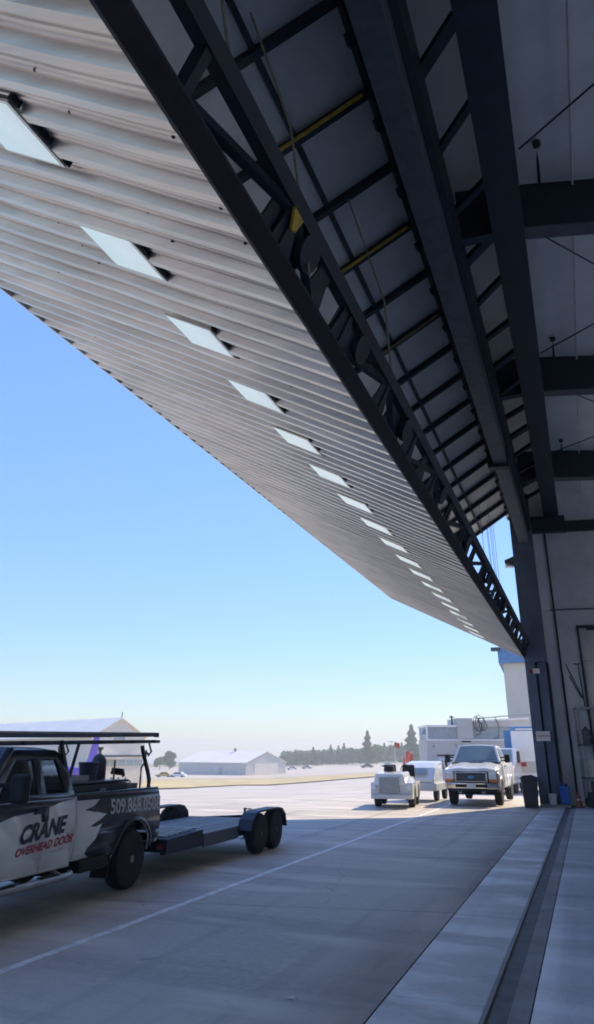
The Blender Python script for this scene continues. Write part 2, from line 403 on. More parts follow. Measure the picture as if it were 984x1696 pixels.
# hinge edge
mb = MB(); lbox(mb, low, LB-.04, LB+.022, Y0, YJ, -.10, .068); mb.build('hinge_edge', 'sheet', leaf)
km = MB(); lbox(km, low, LB+.018, LB+.034, -.15, .15, -.06, .05); kme = km.mesh('hinge'); kme.materials.append(M['dark'])
y = YJ-.3
while y > Y0: share('hinge', kme, leaf, (0, y, 0)); y -= .46
# end trim of the leaf
mb = MB(); lbox(mb, low, .02, LB, YJ+.002, YJ+.05, -.2, .05); mb.build('end_trim', 'sheet', leaf)
# bottom beam and truss
mb = MB(); lbox(mb, low, -.012, .12, Y0, YJ, -.14, -.012); mb.build('bottom_beam', 'steel', leaf)
mb = MB(); lbox(mb, low, -.045, -.014, Y0, YJ, -.10, .078); mb.build('bottom_seal', 'black', leaf)
mb = MB(); lbox(mb, low, -.02, .10, Y0, YJ, -.56, -.44); mb.build('truss_chord', 'steel', leaf)
vm = MB(); lbox(vm, low, .0, .08, -.035, .035, -.45, -.13); vme = vm.mesh('truss_post'); vme.materials.append(M['steel'])
dm = MB(); dm.beam(low(.04, .06, -.13), low(.04, 1.31, -.45), .07, .07); dme = dm.mesh('truss_web'); dme.materials.append(M['steel'])
d2 = MB(); d2.beam(low(.04, .06, -.45), low(.04, .70, -.13), .07, .07); d2me = d2.mesh('truss_web'); d2me.materials.append(M['steel'])
gus = []
for q in range(5):
    g = MB(); a = rnd.uniform(.12, .3); b = rnd.uniform(.1, .28)
    g.prism([(-a, -.135), (b, -.135), (b*.6, -.34), (.10, -.45), (-.12, -.45), (-a*.7, -.34)], lambda u, v, t: low(t, u, v), .02, .035)
    me = g.mesh('gusset_plate'); me.materials.append(M['steel']); gus.append(me)
k = 0; y = YJ-.15
while y > Y0+1.4:
    share('truss_post', vme, leaf, (0, y, 0))
    share('truss_web', dme if k % 2 else d2me, leaf, (0, y-1.37, 0))
    if not 1.7 < y < 3.6: share('gusset_plate', gus[k % 5], leaf, (0, y-.02, 0))
    if k % 3 == 1 and y > 3: share('gusset_plate', gus[(k+2) % 5], leaf, (0, y-.65, 0))
    k += 1; y -= 1.37
# lift gear: sheaves with blue guards and yellow stops, hanging straps
for i, yy in enumerate((1.35, 3.85, 5.3, 7.2, 9.6, 12.2, 15.2, 18.6, 22.4)):
    g = MB(); g.prism([(-.32, -.135), (.34, -.135), (.30, -.38), (.02, -.46), (-.28, -.42)], lambda u, v, t: low(t, u, v), .06, .075)
    g.build('sheave_guard', 'steel2' if i % 2 == 0 else 'steel', leaf, loc=(0, yy, 0))
    s_ = MB(); ctr = low(.02, 0, -.33); n = 16
    s_.prism([(.15*math.cos(q*2*math.pi/n), .15*math.sin(q*2*math.pi/n)) for q in range(n)], lambda u, v, t: low(t, u, v-.34), -.03, .02)
    s_.build('sheave', 'steel', leaf, loc=(0, yy+.28, 0))
    if i < 2:
        ym = MB(); ym.prism([(-.10, -.43), (.06, -.43), (.03, -.31), (-.02, -.29)], lambda u, v, t: low(t, u, v), -.035, -.012); ym.build('sheave_stop', 'yellow', leaf, loc=(0, yy-.05, 0))
# upper leaf: insulation panels, frames, girt
mb = MB(); lbox(mb, upp, .05, UB, Y0, YJ, -.14, -.10)
uleaf = mb.build('upper_door_leaf', 'sheet', hang)
bars = [y_ for y_ in [5.79-1.41*q for q in range(14, 0, -1)]+[5.79+1.41*q for q in range(16)] if Y0 < y_ < YJ]
edges = [Y0]+bars+[YJ]
for a, b in zip(edges[:-1], edges[1:]):
    if b-a > .1:
        p = MB(); lbox(p, upp, .06, UB-.02, a+.01, b-.01, -.095, -.06-rnd.uniform(0, .01)); p.build('insulation_panel', 'insul', uleaf)
f = MB(); lbox(f, upp, .02, UB-.03, -.05, .05, -.058, .07); fme2 = f.mesh('frame_bar'); fme2.materials.append(M['steel'])
for q, y_ in enumerate(bars): share('frame_bar', fme2, uleaf, (0, y_, 0))
for y_, m_ in ((7.20, 'yellow'), (10.02, 'yellow'), (12.84, 'tan')):
    p = MB(); lbox(p, upp, .18, 1.95, y_-.10, y_-.052, .055, .085); p.build('stiffener', m_, uleaf)
p = MB(); lbox(p, upp, 1.30, 1.37, Y0, YJ, -.055, .03); p.build('girt', 'steel', uleaf)
p = MB(); lbox(p, upp, 2.6, 2.7, Y0, YJ, -.055, .05); p.build('girt', 'steel', uleaf)
p = MB(); lbox(p, upp, -.10, .06, Y0, YJ, -.16, .10); p.build('top_rail', 'steel', uleaf)
hm = MB(); lbox(hm, upp, -.16, .16, -.09, .09, .06, .13); hme2 = hm.mesh('top_hinge'); hme2.materials.append(M['steel'])
for y_ in bars: share('top_hinge', hme2, uleaf, (0, y_+.5, 0))
# header tube, its clamps
mb = MB(); sbox(mb, -1.44, -1.07, Y0, YJ-.3, 9.52, 10.7); mb.build('header_beam', 'steel2', hang)
mb = MB(); sbox(mb, -1.60, -1.03, 18.6, 18.85, 9.42, 10.75); mb.build('header_clamp', 'steel', hang)
mb = MB(); sbox(mb, -1.06, -.95, Y0, YJ, 10.05, 10.95); mb.build('header_channel', 'steel', hang)
mb = MB(); sbox(mb, -.40, .17, Y0, YJ+.6, 10.78, 11.5); mb.build('eave_beam', 'steel', hang)
# lattice between header and eave beam
k = 0; y = -10.
while y < 26:
    b = MB(); b.beam(S(-1.0, y, 10.82), S(-.36, y-.72-.1*math.sin(k*2.1), 10.86), .11 if k % 3 else .17, .12); b.build('lattice_bar', 'steel', hang); y += 1.42; k += 1
# rafters (tapered), roof lining, roof
RS = -.06
RY = [-8.9, -2.4, 4.1, 10.6, 17.0, 23.5]
for y_ in RY:
    mb = MB()
    def rp(a, z): return [S(a, y_-.10, z), S(a, y_+.10, z)]
    L = [(-1.0, 10.72, 11.86), (.0, 10.85, 11.86), (3, 10.85+RS*3+.03, 11.84+RS*3), (12, 10.6, 11.2), (24, 9.6, 10.5)]
    for (a, z0, z1), (a2, w0, w1) in zip(L[:-1], L[1:]):
        mb.hexa([*rp(a, z0), *rp(a2, w0)[::-1]], [*rp(a, z1), *rp(a2, w1)[::-1]])
    mb.build('rafter', 'steel', hang)
    f_ = MB(); f_.hexa([S(-.2, y_-.16, 10.80), S(-.2, y_+.16, 10.80), S(6, y_+.16, 10.5), S(6, y_-.16, 10.5)], [S(-.2, y_-.16, 10.83), S(-.2, y_+.16, 10.83), S(6, y_+.16, 10.53), S(6, y_-.16, 10.53)]); f_.build('rafter_flange', 'steel2', hang)
for a, b in zip([-14.6]+RY, RY+[28.1]):
    mb = MB(); p = [S(-1.69, a+.002, 11.95), S(29.9, a+.002, 10.2), S(29.9, b-.002, 10.2), S(-1.69, b-.002, 11.95)]
    mb.hexa(p, [v+Vector((0, 0, .05)) for v in p]); mb.build('roof_lining', 'liner', hang)
mb = MB(); p = [S(-1.9, -15, 12.06), S(30.3, -15, 10.35), S(30.3, 28.6, 10.35), S(-1.9, 28.6, 12.06)]
mb.hexa(p, [v+Vector((0, 0, .2)) for v in p]); mb.build('roof', 'palewall', hang)
# roof bracing rods, sprinkler drops, ceiling seam
for p, q in ((S(.25, 9.35, 11.55), S(5.2, 4.6, 11.2)), (S(.2, 11.3, 11.55), S(5.2, 16.4, 11.2)), (S(.2, 16.2, 11.55), S(5.2, 11.2, 11.2)), (S(.2, 17.7, 11.55), S(5.2, 22.7, 11.2)),
             (S(.2, 22.9, 11.55), S(5.2, 17.9, 11.2)), (S(.2, 24.2, 11.5), S(4.6, 28, 11.2))):
    MB().tube([p, q], .018, 6).build('brace_rod', 'steel', hang)
for y_ in (10.5, 16.9, 23.4):
    h = MB(); h.tube([S(.55, y_, 11.83), S(.55, y_-.95, 11.86), S(.55, y_-1.0, 11.80)], .03, 8); o = h.build('sprinkler_pipe', 'steel', hang)
    MB().lathe([(0, .03), (.02, .07), (.09, .07), (.12, .03)], 'z', S(.55, y_-1.0, 11.70), 12).build('sprinkler_head', 'steel', o)
MB().tube([S(1.12, -14, 11.70), S(1.12, 27.9, 11.70)], .022, 6).build('ceiling_conduit', 'dullwhite', hang)
# walls
mb = MB(); sbox(mb, -1.72, -.93, 28.0, 28.45, -.2, 11.9); mb.build('end_wall_edge', 'wallpan', hang)
mb = MB(); sbox(mb, -.925, 6.8, 28.13, 28.42, -.2, 12.0); mb.build('wall', 'wallpan', hang)
for i in range(8):   # end wall liner panels
    a0 = -.925+i*.95; mb = MB(); sbox(mb, a0+.004, a0+.946, 28.0, 28.12, 7.02, 11.9-.06*a0); mb.build('wall_panel', 'wallpan', hang)
    if not (a0+.95 > .34 and a0 < 4.4):
        mb = MB(); sbox(mb, a0+.004, a0+.946, 28.0, 28.12, 0, 7.0); mb.build('wall_panel', 'wallpan', hang)
mb = MB(); sbox(mb, .03, .32, 28.0, 28.12, 0, 7.0); mb.build('wall_panel', 'wallpan', hang)
mb = MB(); sbox(mb, .32, 4.41, 28.004, 28.12, 6.34, 6.998); mb.build('wall_panel', 'wallpan', hang)
mb = MB(); sbox(mb, .26, .34, 27.93, 28.0, 0, 6.4); sbox(mb, .34, 4.4, 27.93, 28.0, 6.32, 6.40); sbox(mb, .62, 4.0, 27.86, 27.93, 6.2, 6.3); fr = mb.build('door_frame', 'steel', hang)
for i in range(5):
    mb = MB(); sbox(mb, .345, 4.4, 28.03, 28.09, i*1.264+.01, (i+1)*1.264-.01); mb.build('door_panel', 'curtain', fr)
mb = MB(); sbox(mb, 6.7, 30, 28.0, 28.4, -.2, 11.6); mb.build('wall', 'wallpan', hang)
mb = MB(); sbox(mb, 30, 30.2, -15, 28.4, 5.4, 10.36); mb.build('fill_opening_header', 'wallpan', hang)  # added opening on the unseen side, its height set for the fill light inside
for y_ in (-15, -.8, 13.4, 27.6):
    mb = MB(); sbox(mb, 30, 30.2, y_, y_+.8, -.2, 5.398); mb.build('fill_opening_pier', 'wallpan', hang)
mb = MB(); sbox(mb, -1.72, 30.2, -15.2, -15, -.2, 12); mb.build('wall', 'wallpan', hang)
mb = MB(); sbox(mb, -1.9, -1.76, -15, 28.6, 10.98, 12.05); mb.build('gable_fascia', 'palewall', hang)
mb = MB(); sbox(mb, -.93, 9, 27.78, 27.99, 10.18, 10.6); o = mb.build('end_beam', 'steel', hang)
mb = MB(); sbox(mb, -1.0, .38, 27.5, 27.8, 10.1, 10.75); mb.build('end_bracket', 'steel', hang)
mb = MB(); mb.beam(S(-.47, 27.96, .35), S(-.47, 27.96, 10.15), .07, .06, (0, 1, 0)); mb.build('seal_strip', 'black', hang)
for p, q in ((S(-.3, 27.97, 4.95), S(.2, 27.97, 3.6)), (S(-.22, 27.97, 4.5), S(.12, 27.97, 3.7)), (S(.0, 27.97, 4.95), S(.25, 27.97, 4.95)), (S(.14, 27.97, 4.95), S(.2, 27.97, 3.3)), (S(-.6, 27.97, 7.05), S(1.2, 27.97, 7.05))):
    MB().tube([p, q], .018, 6).build('wall_conduit', 'steel', hang)
# far door jamb column
col = MB(); sbox(col, -1.72, -.93, 27.02, 27.6, 4.95, 11.6); colo = col.build('door_column', 'steel3', hang)
for a0, a1, y0, y1, m_ in ((-1.72, -1.37, 27.04, 27.3, 'steel3'), (-1.37, -1.30, 27.30, 27.5, 'steel'), (-1.30, -1.0, 27.16, 27.45, 'steel3'), (-1.0, -.92, 27.45, 27.7, 'steel'), (-1.72, -.9, 27.7, 28.0, 'steel3')):
    c_ = MB(); sbox(c_, a0, a1-.002, y0, y1, 0, 4.945); c_.build('column_flange', m_, colo)
c_ = MB(); sbox(c_, -1.70, -.7, 26.75, 27.9, -.05, .10); c_.build('column_plinth', 'strip', hang)
c_ = MB(); sbox(c_, -1.76, -.5, -13.9, -13.3, 0, 11.5); c_.build('door_column', 'steel3', hang)
# lift cables by the far end and straps nearer
for y_, t_ in ((24.6, .5), (25.3, .7), (26.0, .6), (26.5, .9), (23.9, .8), (26.9, .6)):
    q = upp(.25+t_*.9, y_, .05); p = Vector((q.x, q.y, low(.05, 0, -.5).z-.0)); MB().tube([q, (q.x+.04, q.y+.01, 6.2), (q.x+.06, q.y, 5.62)], .008, 5).build('lift_cable', 'cable', hang)
for p in ([upp(1.25, 4.05, .1), (-2.05, 3.25, 8.2), (-1.5, 2.68, 5.65)], [upp(1.2, 5.3, .1), (-1.95, 4.7, 7.6), (-1.6, 4.2, 5.6), (-1.56, 4.15, 5.3)], [upp(1.0, 8.6, .1), (-1.75, 7.5, 7.4), (-1.5, 6.6, 5.75)]):
    q = [Vector(x) for x in p]
    MB().tube(q, .014, 6).build('lift_strap', 'strap', hang)
# exterior wall lamp near the jamb top
lp = MB(); lp.prism([(0, 0), (.34, .10), (.34, .22), (.0, .36)], lambda u, v, t: S(-1.75-u, t, 8.75+v), 27.4, 27.75); lo = lp.build('wall_lamp', 'steel2', hang)
lp = MB(); sbox(lp, -2.10, -1.78, 27.43, 27.72, 8.73, 8.752); lp.build('lamp_lens', 'lens', lo)
# signs on the jamb
sg = MB(); sbox(sg, -1.60, -1.12, 26.97, 26.99, 2.17, 2.50); s_ = tag(sg.build('wall_sign', 'sign'), 'white rectangular notice with small red marks fixed low on the dark door jamb', 'sign')
sgt = MB()
for a in (-1.54, -1.44, -1.36, -1.27, -1.19):
    sbox(sgt, a, a+.045, 26.962, 26.968, 2.32, 2.36)
sgt.build('lettering', 'red', s_)
eb = MB(); sbox(eb, -1.46, -1.22, 26.93, 27.03, 4.52, 4.70); e_ = tag(eb.build('exit_light', 'sign'), 'small white box light with red side mounted high on the door jamb', 'light')
ebs = MB(); sbox(ebs, -1.56, -1.465, 26.96, 27.03, 4.53, 4.68); ebs.build('red_side', 'redlens', e_)

# ------------------------------------------------------------------ pickups
def arc(yc, zc, r, a0, a1, n=10): return [(yc+r*math.cos(R(a0+(a1-a0)*i/n)), zc+r*math.sin(R(a0+(a1-a0)*i/n))) for i in range(n+1)]
def make_fx(hw, belt, roof):
    xs = [.2, .45, .62, .85, belt-.12, belt, roof]; ys = [hw-.10, hw-.06, hw-.005, hw, hw-.02, hw-.055, hw-.26]
    return lambda z: lerp_tab(z, xs, ys)
def skin(name, m, parent, loops, fx, side, off=0., thick=.03, zs=(.5, .6, .7, .8, .9, 1., 1.1, 1.2, 1.3, 1.4, 1.5, 1.6, 1.7, 1.8)):
    """curved side sheet from a (y,z) outline (first loop) with holes (other loops)"""
    flat = [p for lp_ in loops for p in lp_]
    tr = tessellate_polygon([[Vector((y, z, 0)) for y, z in lp_] for lp_ in loops])
    bm = bmesh.new(); vs = [bm.verts.new((0, y, z)) for y, z in flat]
    for t in tr:
        try: bm.faces.new([vs[i] for i in t])
        except ValueError: pass
    for z in zs: bmesh.ops.bisect_plane(bm, geom=bm.verts[:]+bm.edges[:]+bm.faces[:], plane_co=(0, 0, z), plane_no=(0, 0, 1))
    for v in bm.verts: v.co.x = side*(fx(v.co.z)+off)
    for f in bm.faces:
        f.normal_update()
        if f.normal.x*side < 0: f.normal_flip()
    me = bpy.data.meshes.new(name); bm.to_mesh(me); bm.free(); me.materials.append(M[m])
    o = link(name, me, parent, True)
    if thick:
        s = o.modifiers.new('thick', 'SOLIDIFY'); s.thickness = thick; s.offset = -1
    return o
def make_wheel(parent, x, y, r, wdt, side, rim='alu', hubs=8):
    t = MB(); h = wdt/2
    t.lathe([(-h, r*.62), (-h*1.02, r*.80), (-h*.85, r*.955), (-h*.6, r*.995), (-h*.15, r), (h*.15, r), (h*.6, r*.995), (h*.85, r*.955), (h*1.02, r*.80), (h, r*.62)], 'x', (0, 0, 0), 36)
    wo = t.build('wheel', 'tyre', parent, True, loc=(x, y, r))
    for k in range(24):   # tread blocks
        pass
    q = MB(); s = side
    q.lathe([(s*h*.2, r*.62), (s*h*.95, r*.62), (s*h*.98, r*.58), (s*h*.55, r*.54), (s*h*.45, r*.40), (s*h*.7, r*.24), (s*h*.75, r*.13), (s*h*1.0, r*.12), (s*h*1.0, .01)], 'x', (0, 0, 0), 30)
    ro = q.build('rim', rim, wo, True)
    for k in range(hubs):
        a = 2*math.pi*k/hubs; q = MB().lathe([(s*h*.50, r*.055), (s*h*.56, r*.05)], 'x', (0, r*.47*math.cos(a), r*.47*math.sin(a)), 10); 
        if k == 0: hm_ = MB()
        hm_.add(q.v, q.f)
    hm_.build('rim_holes', 'black', wo)
    return wo
def pickup(name, label, loc, rz, D, group=None):
    g = D.get
    t = thing(name, label, 'pickup truck', loc, rz, group)
    hw, r, wb = D['hw'], D['r'], D['wb']; tail, cr, bs, df, nose = D['tail'], D['cabrear'], D['bsplit'], D['doorfront'], -D['wb']-D['front']
    belt, roof, rail, sill, hf, hr = D['belt'], D['roof'], D['rail'], D['sill'], D['hoodf'], D['hoodr']
    up, lo = D['upper'], D['lower']; fx = make_fx(hw, belt, roof)
    ar = r+.10; wf0, wf1 = D['wsbase'], D['wstop']
    for sd_ in (1, -1):
        bed = [(cr+.02, sill+.02)]+[(yy, zz) for yy, zz in arc(0, r, ar, 180, 0) if zz > sill+.0 or True]
        bed = [(cr+.02, sill+.02), (-ar-.02, sill)]+arc(0, r+.02, ar, 175, 5, 12)+[(ar+.02, sill+.03), (tail-.03, sill+.08), (tail, sill+.2), (tail, rail-.05), (tail-.02, rail), (cr+.02, rail)]
        b = skin('bed_side', lo if sd_ > 0 or not g('graphic') else lo, t, [bed], fx, sd_)
        lp_ = skin('wheel_arch', g('archm', lo), t, [arc(0, r+.02, ar+.045, 170, 10, 14)+arc(0, r+.02, ar, 10, 170, 14)], fx, sd_, .018, .03)
        fr_ = [(df, sill), (df, belt-.04), (wf0-.05, hr+.02), (nose+.18, hf+.02), (nose+.05, hf-.1), (nose+.05, sill+.12), (-wb-ar-.02, sill+.05)]+arc(-wb, r+.02, ar, 175, 5, 12)+[(-wb+ar+.02, sill)]
        skin('fender', lo, t, [fr_], fx, sd_)
        skin('wheel_arch', g('archm', lo), t, [arc(-wb, r+.02, ar+.045, 170, 10, 14)+arc(-wb, r+.02, ar, 10, 170, 14)], fx, sd_, .018, .03)
        d1 = [(bs, sill), (bs, belt-.03), (df+.02, belt-.03), (df+.012, sill)]
        do = skin('front_door', lo, t, [d1], fx, sd_)
        d2_ = [(cr, sill), (cr, belt-.03), (bs+.012, belt-.03), (bs+.012, sill)]
        dr = skin('rear_door', lo, t, [d2_], fx, sd_)
        h_ = MB(); h_.box(sd_*(fx(1.1)+.0), sd_*(fx(1.1)+.035), bs-.20, bs-.04, belt-.17, belt-.13); h_.build('handle', D['handle'], do, bevel=.008)
        # greenhouse side with two windows
        zt0, zt1 = belt-.026, roof-.06
        def ys(z): return wf0+(wf1-wf0)*(z-belt)/(roof-belt)
        wz0, wz1 = belt+.03, roof-.10
        w1 = [(bs-.06, wz0), (bs-.05, wz1), (ys(wz1)+.16, wz1), (ys(wz0)+.14+.12, wz0+.04), (ys(wz0)+.28, wz0)]
        w2 = [(cr-.14, wz0), (cr-.22, wz1-.01), (bs+.07, wz1-.01), (bs+.06, wz0)]
        outer = [(cr, zt0), (cr-.02, belt+.2), (cr-.12, zt1), (cr-.22, roof-.01), (ys(roof)+.06, roof-.01), (ys(roof)-.02, roof-.05), (ys(belt)-.05, belt+.02), (df+.02, zt0)]
        skin('cab_frame', up, t, [outer, w1, w2], fx, sd_, 0, .05)
        for wv in (w1, w2): skin('side_window', D['glass'], t, [wv], fx, sd_, -.025, 0)
        # mirror
        m_ = MB(); x0 = sd_*(hw+.06); m_.box(min(x0, x0+sd_*.20), max(x0, x0+sd_*.20), df+.22, df+.34, belt-.02, belt+.27)
        mo = m_.build('mirror', 'black', t, bevel=.035); m2 = MB(); m2.box(min(x0+sd_*.02, x0+sd_*.18), max(x0+sd_*.02, x0+sd_*.18), df+.341, df+.346, belt+.0, belt+.25); m2.build('mirror_glass', 'chrome', mo)
        a_ = MB(); a_.beam((sd_*(fx(belt)-.02), df+.27, belt+.05), (x0+sd_*.02, df+.28, belt+.05), .05, .04); a_.beam((sd_*(fx(belt+.15)-.02), df+.27, belt+.15), (x0+sd_*.02, df+.28, belt+.17), .05, .04); a_.build('mirror_arm', 'black', mo)
        # lamps
        hl = MB(); xx = sorted((sd_*(hw*.64), sd_*(hw*.93))); hl.box(xx[0], xx[1], nose-.02, nose+.12, hf-.31, hf-.08); hl.build('headlight', 'lens', t, bevel=.02)
        xx = sorted((sd_*(hw*.66), sd_*(hw-.025))); ol = MB(); ol.box(xx[0], xx[1], nose+.0, nose+.16, hf-.395, hf-.305); ol.build('turn_signal', 'orange', t, bevel=.015)
        xx = sorted((sd_*(hw*.935), sd_*(hw-.03))); ol = MB(); ol.box(xx[0], xx[1], nose+.03, nose+.2, hf-.30, hf-.10); ol.build('corner_lamp', 'orange', t, bevel=.015)
        tl = MB(); xx = sorted((sd_*(hw-.16), sd_*(hw-.015))); tl.box(xx[0], xx[1], tail-.06, tail+.012, rail-.50, rail-.1); tl.build('tail_light', 'redlens', t, bevel=.01)
        for yy in (0, -wb): make_wheel(t, sd_*(hw-.14), yy, r, .26, sd_, D['rim'])
        # inner bed wall
        iw = MB(); xx = sorted((sd_*(hw-.10), sd_*(hw-.16))); iw.box(xx[0], xx[1], cr+.06, tail-.06, sill+.3, rail-.012); iw.build('bed_wall', 'blackpaint' if g('graphic') else 'dullwhite', t)
        rl = MB(); xx = sorted((sd_*(hw-.17), sd_*(fx(rail)+.004))); rl.box(xx[0], xx[1], cr+.03, tail-.01, rail-.01, rail+.025); rl.build('bed_rail', D['railm'], t, bevel=.01)
    # hood, cowl, roof, windscreen, rear window
    def grid(nm, m_, fn, nu=10, nv=10, thick=.03):
        gm = MB()
        for i in range(nu+1):
            for j in range(nv+1): gm.v.append(Vector(fn(i/nu, j/nv)))
        for i in range(nu):
            for j in range(nv): gm.f.append((i*(nv+1)+j, i*(nv+1)+j+1, (i+1)*(nv+1)+j+1, (i+1)*(nv+1)+j))
        o = gm.build(nm, m_, t, True)
        if thick: s = o.modifiers.new('thick', 'SOLIDIFY'); s.thickness = thick; s.offset = -1
        return o
    def hood(u, v):
        y = nose+.03+(wf0-nose)*v; x = (u*2-1)*(fx(hr)-.004); z = hf+(hr-hf)*v
        e = abs(u*2-1); z += .055*(1-e**4)+.02*(1 if .35 < e < .75 else 0)
        if v < .12: z -= .10*(1-v/.12)**2
        return (x, y, z)
    grid('hood', D['hoodm'], hood, 16, 14)
    ry0, ry1 = wf1, cr-.14
    def rf(u, v):
        y = ry0-.03+(ry1-ry0+.06)*v; e = u*2-1; x = e*(fx(roof)+.005)
        z = roof+.035*(1-e*e)-.03*abs(e)**6-.05*max(0, (abs(v*2-1)-.8)/.2)**2
        return (x, y, z)
    grid('roof', D['roofm'], rf, 14, 14)
    ws = grid('windscreen', D['glass'], lambda u, v: ((u*2-1)*(fx(belt+.02)*(1-v)+fx(roof-.03)*v-.07), wf0+.02+(wf1-wf0)*v-.10*(1-(u*2-1)**2)*(1-v*.5), belt+.0+(roof-belt-.015)*v), 10, 6, 0)
    for sd_ in (1, -1):
        p = MB(); p.beam((sd_*(fx(belt)-.03), wf0-.02, belt-.02), (sd_*(fx(roof)-.03), wf1-.01, roof), .09, .05, (0, 0, 1)); p.build('pillar', up, t, bevel=.015)
    cw = MB(); cw.hexa([(-hw+.08, wf0-.12, hr-.02), (hw-.08, wf0-.12, hr-.02), (hw-.1, wf0+.1, belt-.04), (-hw+.1, wf0+.1, belt-.04)], [(-hw+.08, wf0-.12, hr+.025), (hw-.08, wf0-.12, hr+.025), (hw-.1, wf0+.1, belt+.01), (-hw+.1, wf0+.1, belt+.01)]); cw.build('cowl', 'black', t)
    for sd_ in (-1, 1):
        wp = MB(); wp.beam((sd_*.1, wf0-.04, belt+.03), (sd_*.1+.55, wf0+.10, belt+.10), .02, .015); wp.build('wiper', 'black', t)
    bk = MB(); bw = fx(belt)-.03
    bk.hexa([(-bw, cr-.04, .5), (bw, cr-.04, .5), (bw, cr, .5), (-bw, cr, .5)], [(-bw, cr-.04, belt+.06), (bw, cr-.04, belt+.06), (bw, cr, belt+.06), (-bw, cr, belt+.06)]); bk.build('cab_back', up, t)
    bg = MB(); bx = fx(roof-.1)-.05; bg.hexa([(-bw+.06, cr-.02, belt+.06), (bw-.06, cr-.02, belt+.06), (bw-.06, cr-.01, belt+.06), (-bw+.06, cr-.01, belt+.06)], [(-bx, cr-.14, roof-.05), (bx, cr-.14, roof-.05), (bx, cr-.13, roof-.05), (-bx, cr-.13, roof-.05)]); bg.build('rear_window', D['glass'], t)
    # floor, engine block, chassis, seats, dash, tailgate
    ub = MB(); ub.box(-hw+.14, hw-.14, df-.02, cr-.05, sill-.04, sill+.06); ub.build('cab_floor', 'black', t)
    eb_ = MB(); eb_.box(-hw+.32, hw-.32, nose+.2, df, sill-.06, hf-.08); eb_.build('engine_bay', 'black', t)
    bf = MB(); bf.box(-hw+.16, hw-.16, cr+.04, tail-.05, sill+.24, sill+.3); bf.build('bed_floor', 'black', t)
    wh = MB()
    for sd_ in (1, -1): xx = sorted((sd_*.52, sd_*(hw-.17))); wh.box(xx[0], xx[1], -.45, .45, sill+.2, sill+.48)
    wh.build('wheel_housing', 'black', t)
    ch = MB()
    for sd_ in (1, -1): ch.box(sd_*.42-.05, sd_*.42+.05, nose+.3, tail-.05, r+.02, r+.16)
    for yy in (0, -wb): ch.tube([(-hw+.25, yy, r), (hw-.25, yy, r)], .06, 10)
    ch.lathe([(-.17, .04), (-.1, .14), (.1, .14), (.17, .04)], 'x', (0, 0, r), 14); ch.tube([(.1, -wb+.9, r+.0), (.1, -.1, r)], .05, 8); ch.tube([(-.3, -1.6, r-.02), (-.3, tail-.05, r+.1)], .035, 8)
    ch.box(.1, .6, cr+.1, -.55, r-.05, r+.2)
    ch.build('chassis', 'black', t)
    st = MB()
    for sx in (-.42, .42): st.box(sx-.26, sx+.26, bs-.62, bs-.1, sill+.1, sill+.42); st.hexa([(sx-.25, bs-.18, sill+.4), (sx+.25, bs-.18, sill+.4), (sx+.25, bs-.04, sill+.4), (sx-.25, bs-.04, sill+.4)], [(sx-.23, bs-.06, belt+.14), (sx+.23, bs-.06, belt+.14), (sx+.23, bs+.06, belt+.14), (sx-.23, bs+.06, belt+.14)]); st.box(sx-.13, sx+.13, bs-.02, bs+.07, belt+.16, belt+.34)
    st.build('seats', 'seat', t, bevel=.03)
    ds = MB(); ds.box(-hw+.14, hw-.14, wf0+.1, df+.42, belt-.3, belt-.02); ds.build('dashboard', 'black', t, bevel=.04)
    sw = MB(); nn = 20; sw.tube([(.42+.18*math.cos(2*math.pi*k/nn), df+.55, belt-.0+.18*math.sin(2*math.pi*k/nn)) for k in range(nn+1)], .014, 6); sw.build('steering_wheel', 'black', t)
    tg = MB(); tg.box(-hw+.10, hw-.10, tail-.055, tail+.0, sill+.16, rail); tgo = tg.build('tailgate', lo, t, bevel=.02)
    th_ = MB(); th_.box(-.11, .11, tail, tail+.02, rail-.2, rail-.1); th_.build('tailgate_handle', 'black', tgo)
    rb = MB(); rb.box(-hw+.06, hw-.06, tail+.01, tail+.16, sill-.0, sill+.16); rbo = rb.build('rear_bumper', D['bumper'], t, bevel=.03)
    hb = MB(); hb.box(-.05, .05, tail-.1, tail+.22, sill-.12, sill-.03); hb.lathe([(0, .015), (.05, .015), (.06, .025), (.1, .025)], 'z', (0, tail+.19, sill-.03), 10); hb.build('hitch', 'steel', t)
    # nose: grille, bumper, plate
    nz_ = MB(); nz_.box(-hw*.62, hw*.62, nose+.03, nose+.1, hf-.42, hf-.06); nz_.build('grille_backing', 'black', t)
    gr = MB(); x1 = hw*.60; z0, z1 = hf-.40, hf-.07
    for (a, b_, c_, d_) in ((-x1, x1, z1-.045, z1), (-x1, x1, z0, z0+.045), (-x1, -x1+.06, z0+.045, z1-.045), (x1-.06, x1, z0+.045, z1-.045)): gr.box(a, b_, nose-.025, nose+.04, c_, d_)
    gr.build('grille_surround', 'chrome' if g('chromegrille') else 'dullwhite', t, bevel=.012)
    for k in range(3):
        zz = z0+.045+(z1-z0-.09)*(k+1)/4; b2 = MB(); b2.box(-x1+.062, x1-.062, nose-.012, nose+.02, zz-.018, zz+.018); b2.build('grille_bar', 'steel2', t)
    em = MB(); em.prism([(.115*math.cos(q*.2618), .048*math.sin(q*.2618)) for q in range(24)], lambda u, v, tt: (u, tt, (z0+z1)/2+v), nose-.035, nose-.012); em.build('emblem', 'bluesteel', t)
    for sd_ in (-1, 1):
        xx = sorted((sd_*hw*.62, sd_*(hw-.05))); fp = MB(); fp.box(xx[0], xx[1], nose+.121, nose+.2, hf-.42, hf-.02); fp.build('lamp_panel', lo, t, bevel=.02)
    bm_ = MB(); zb0, zb1 = sill-.02, hf-.42
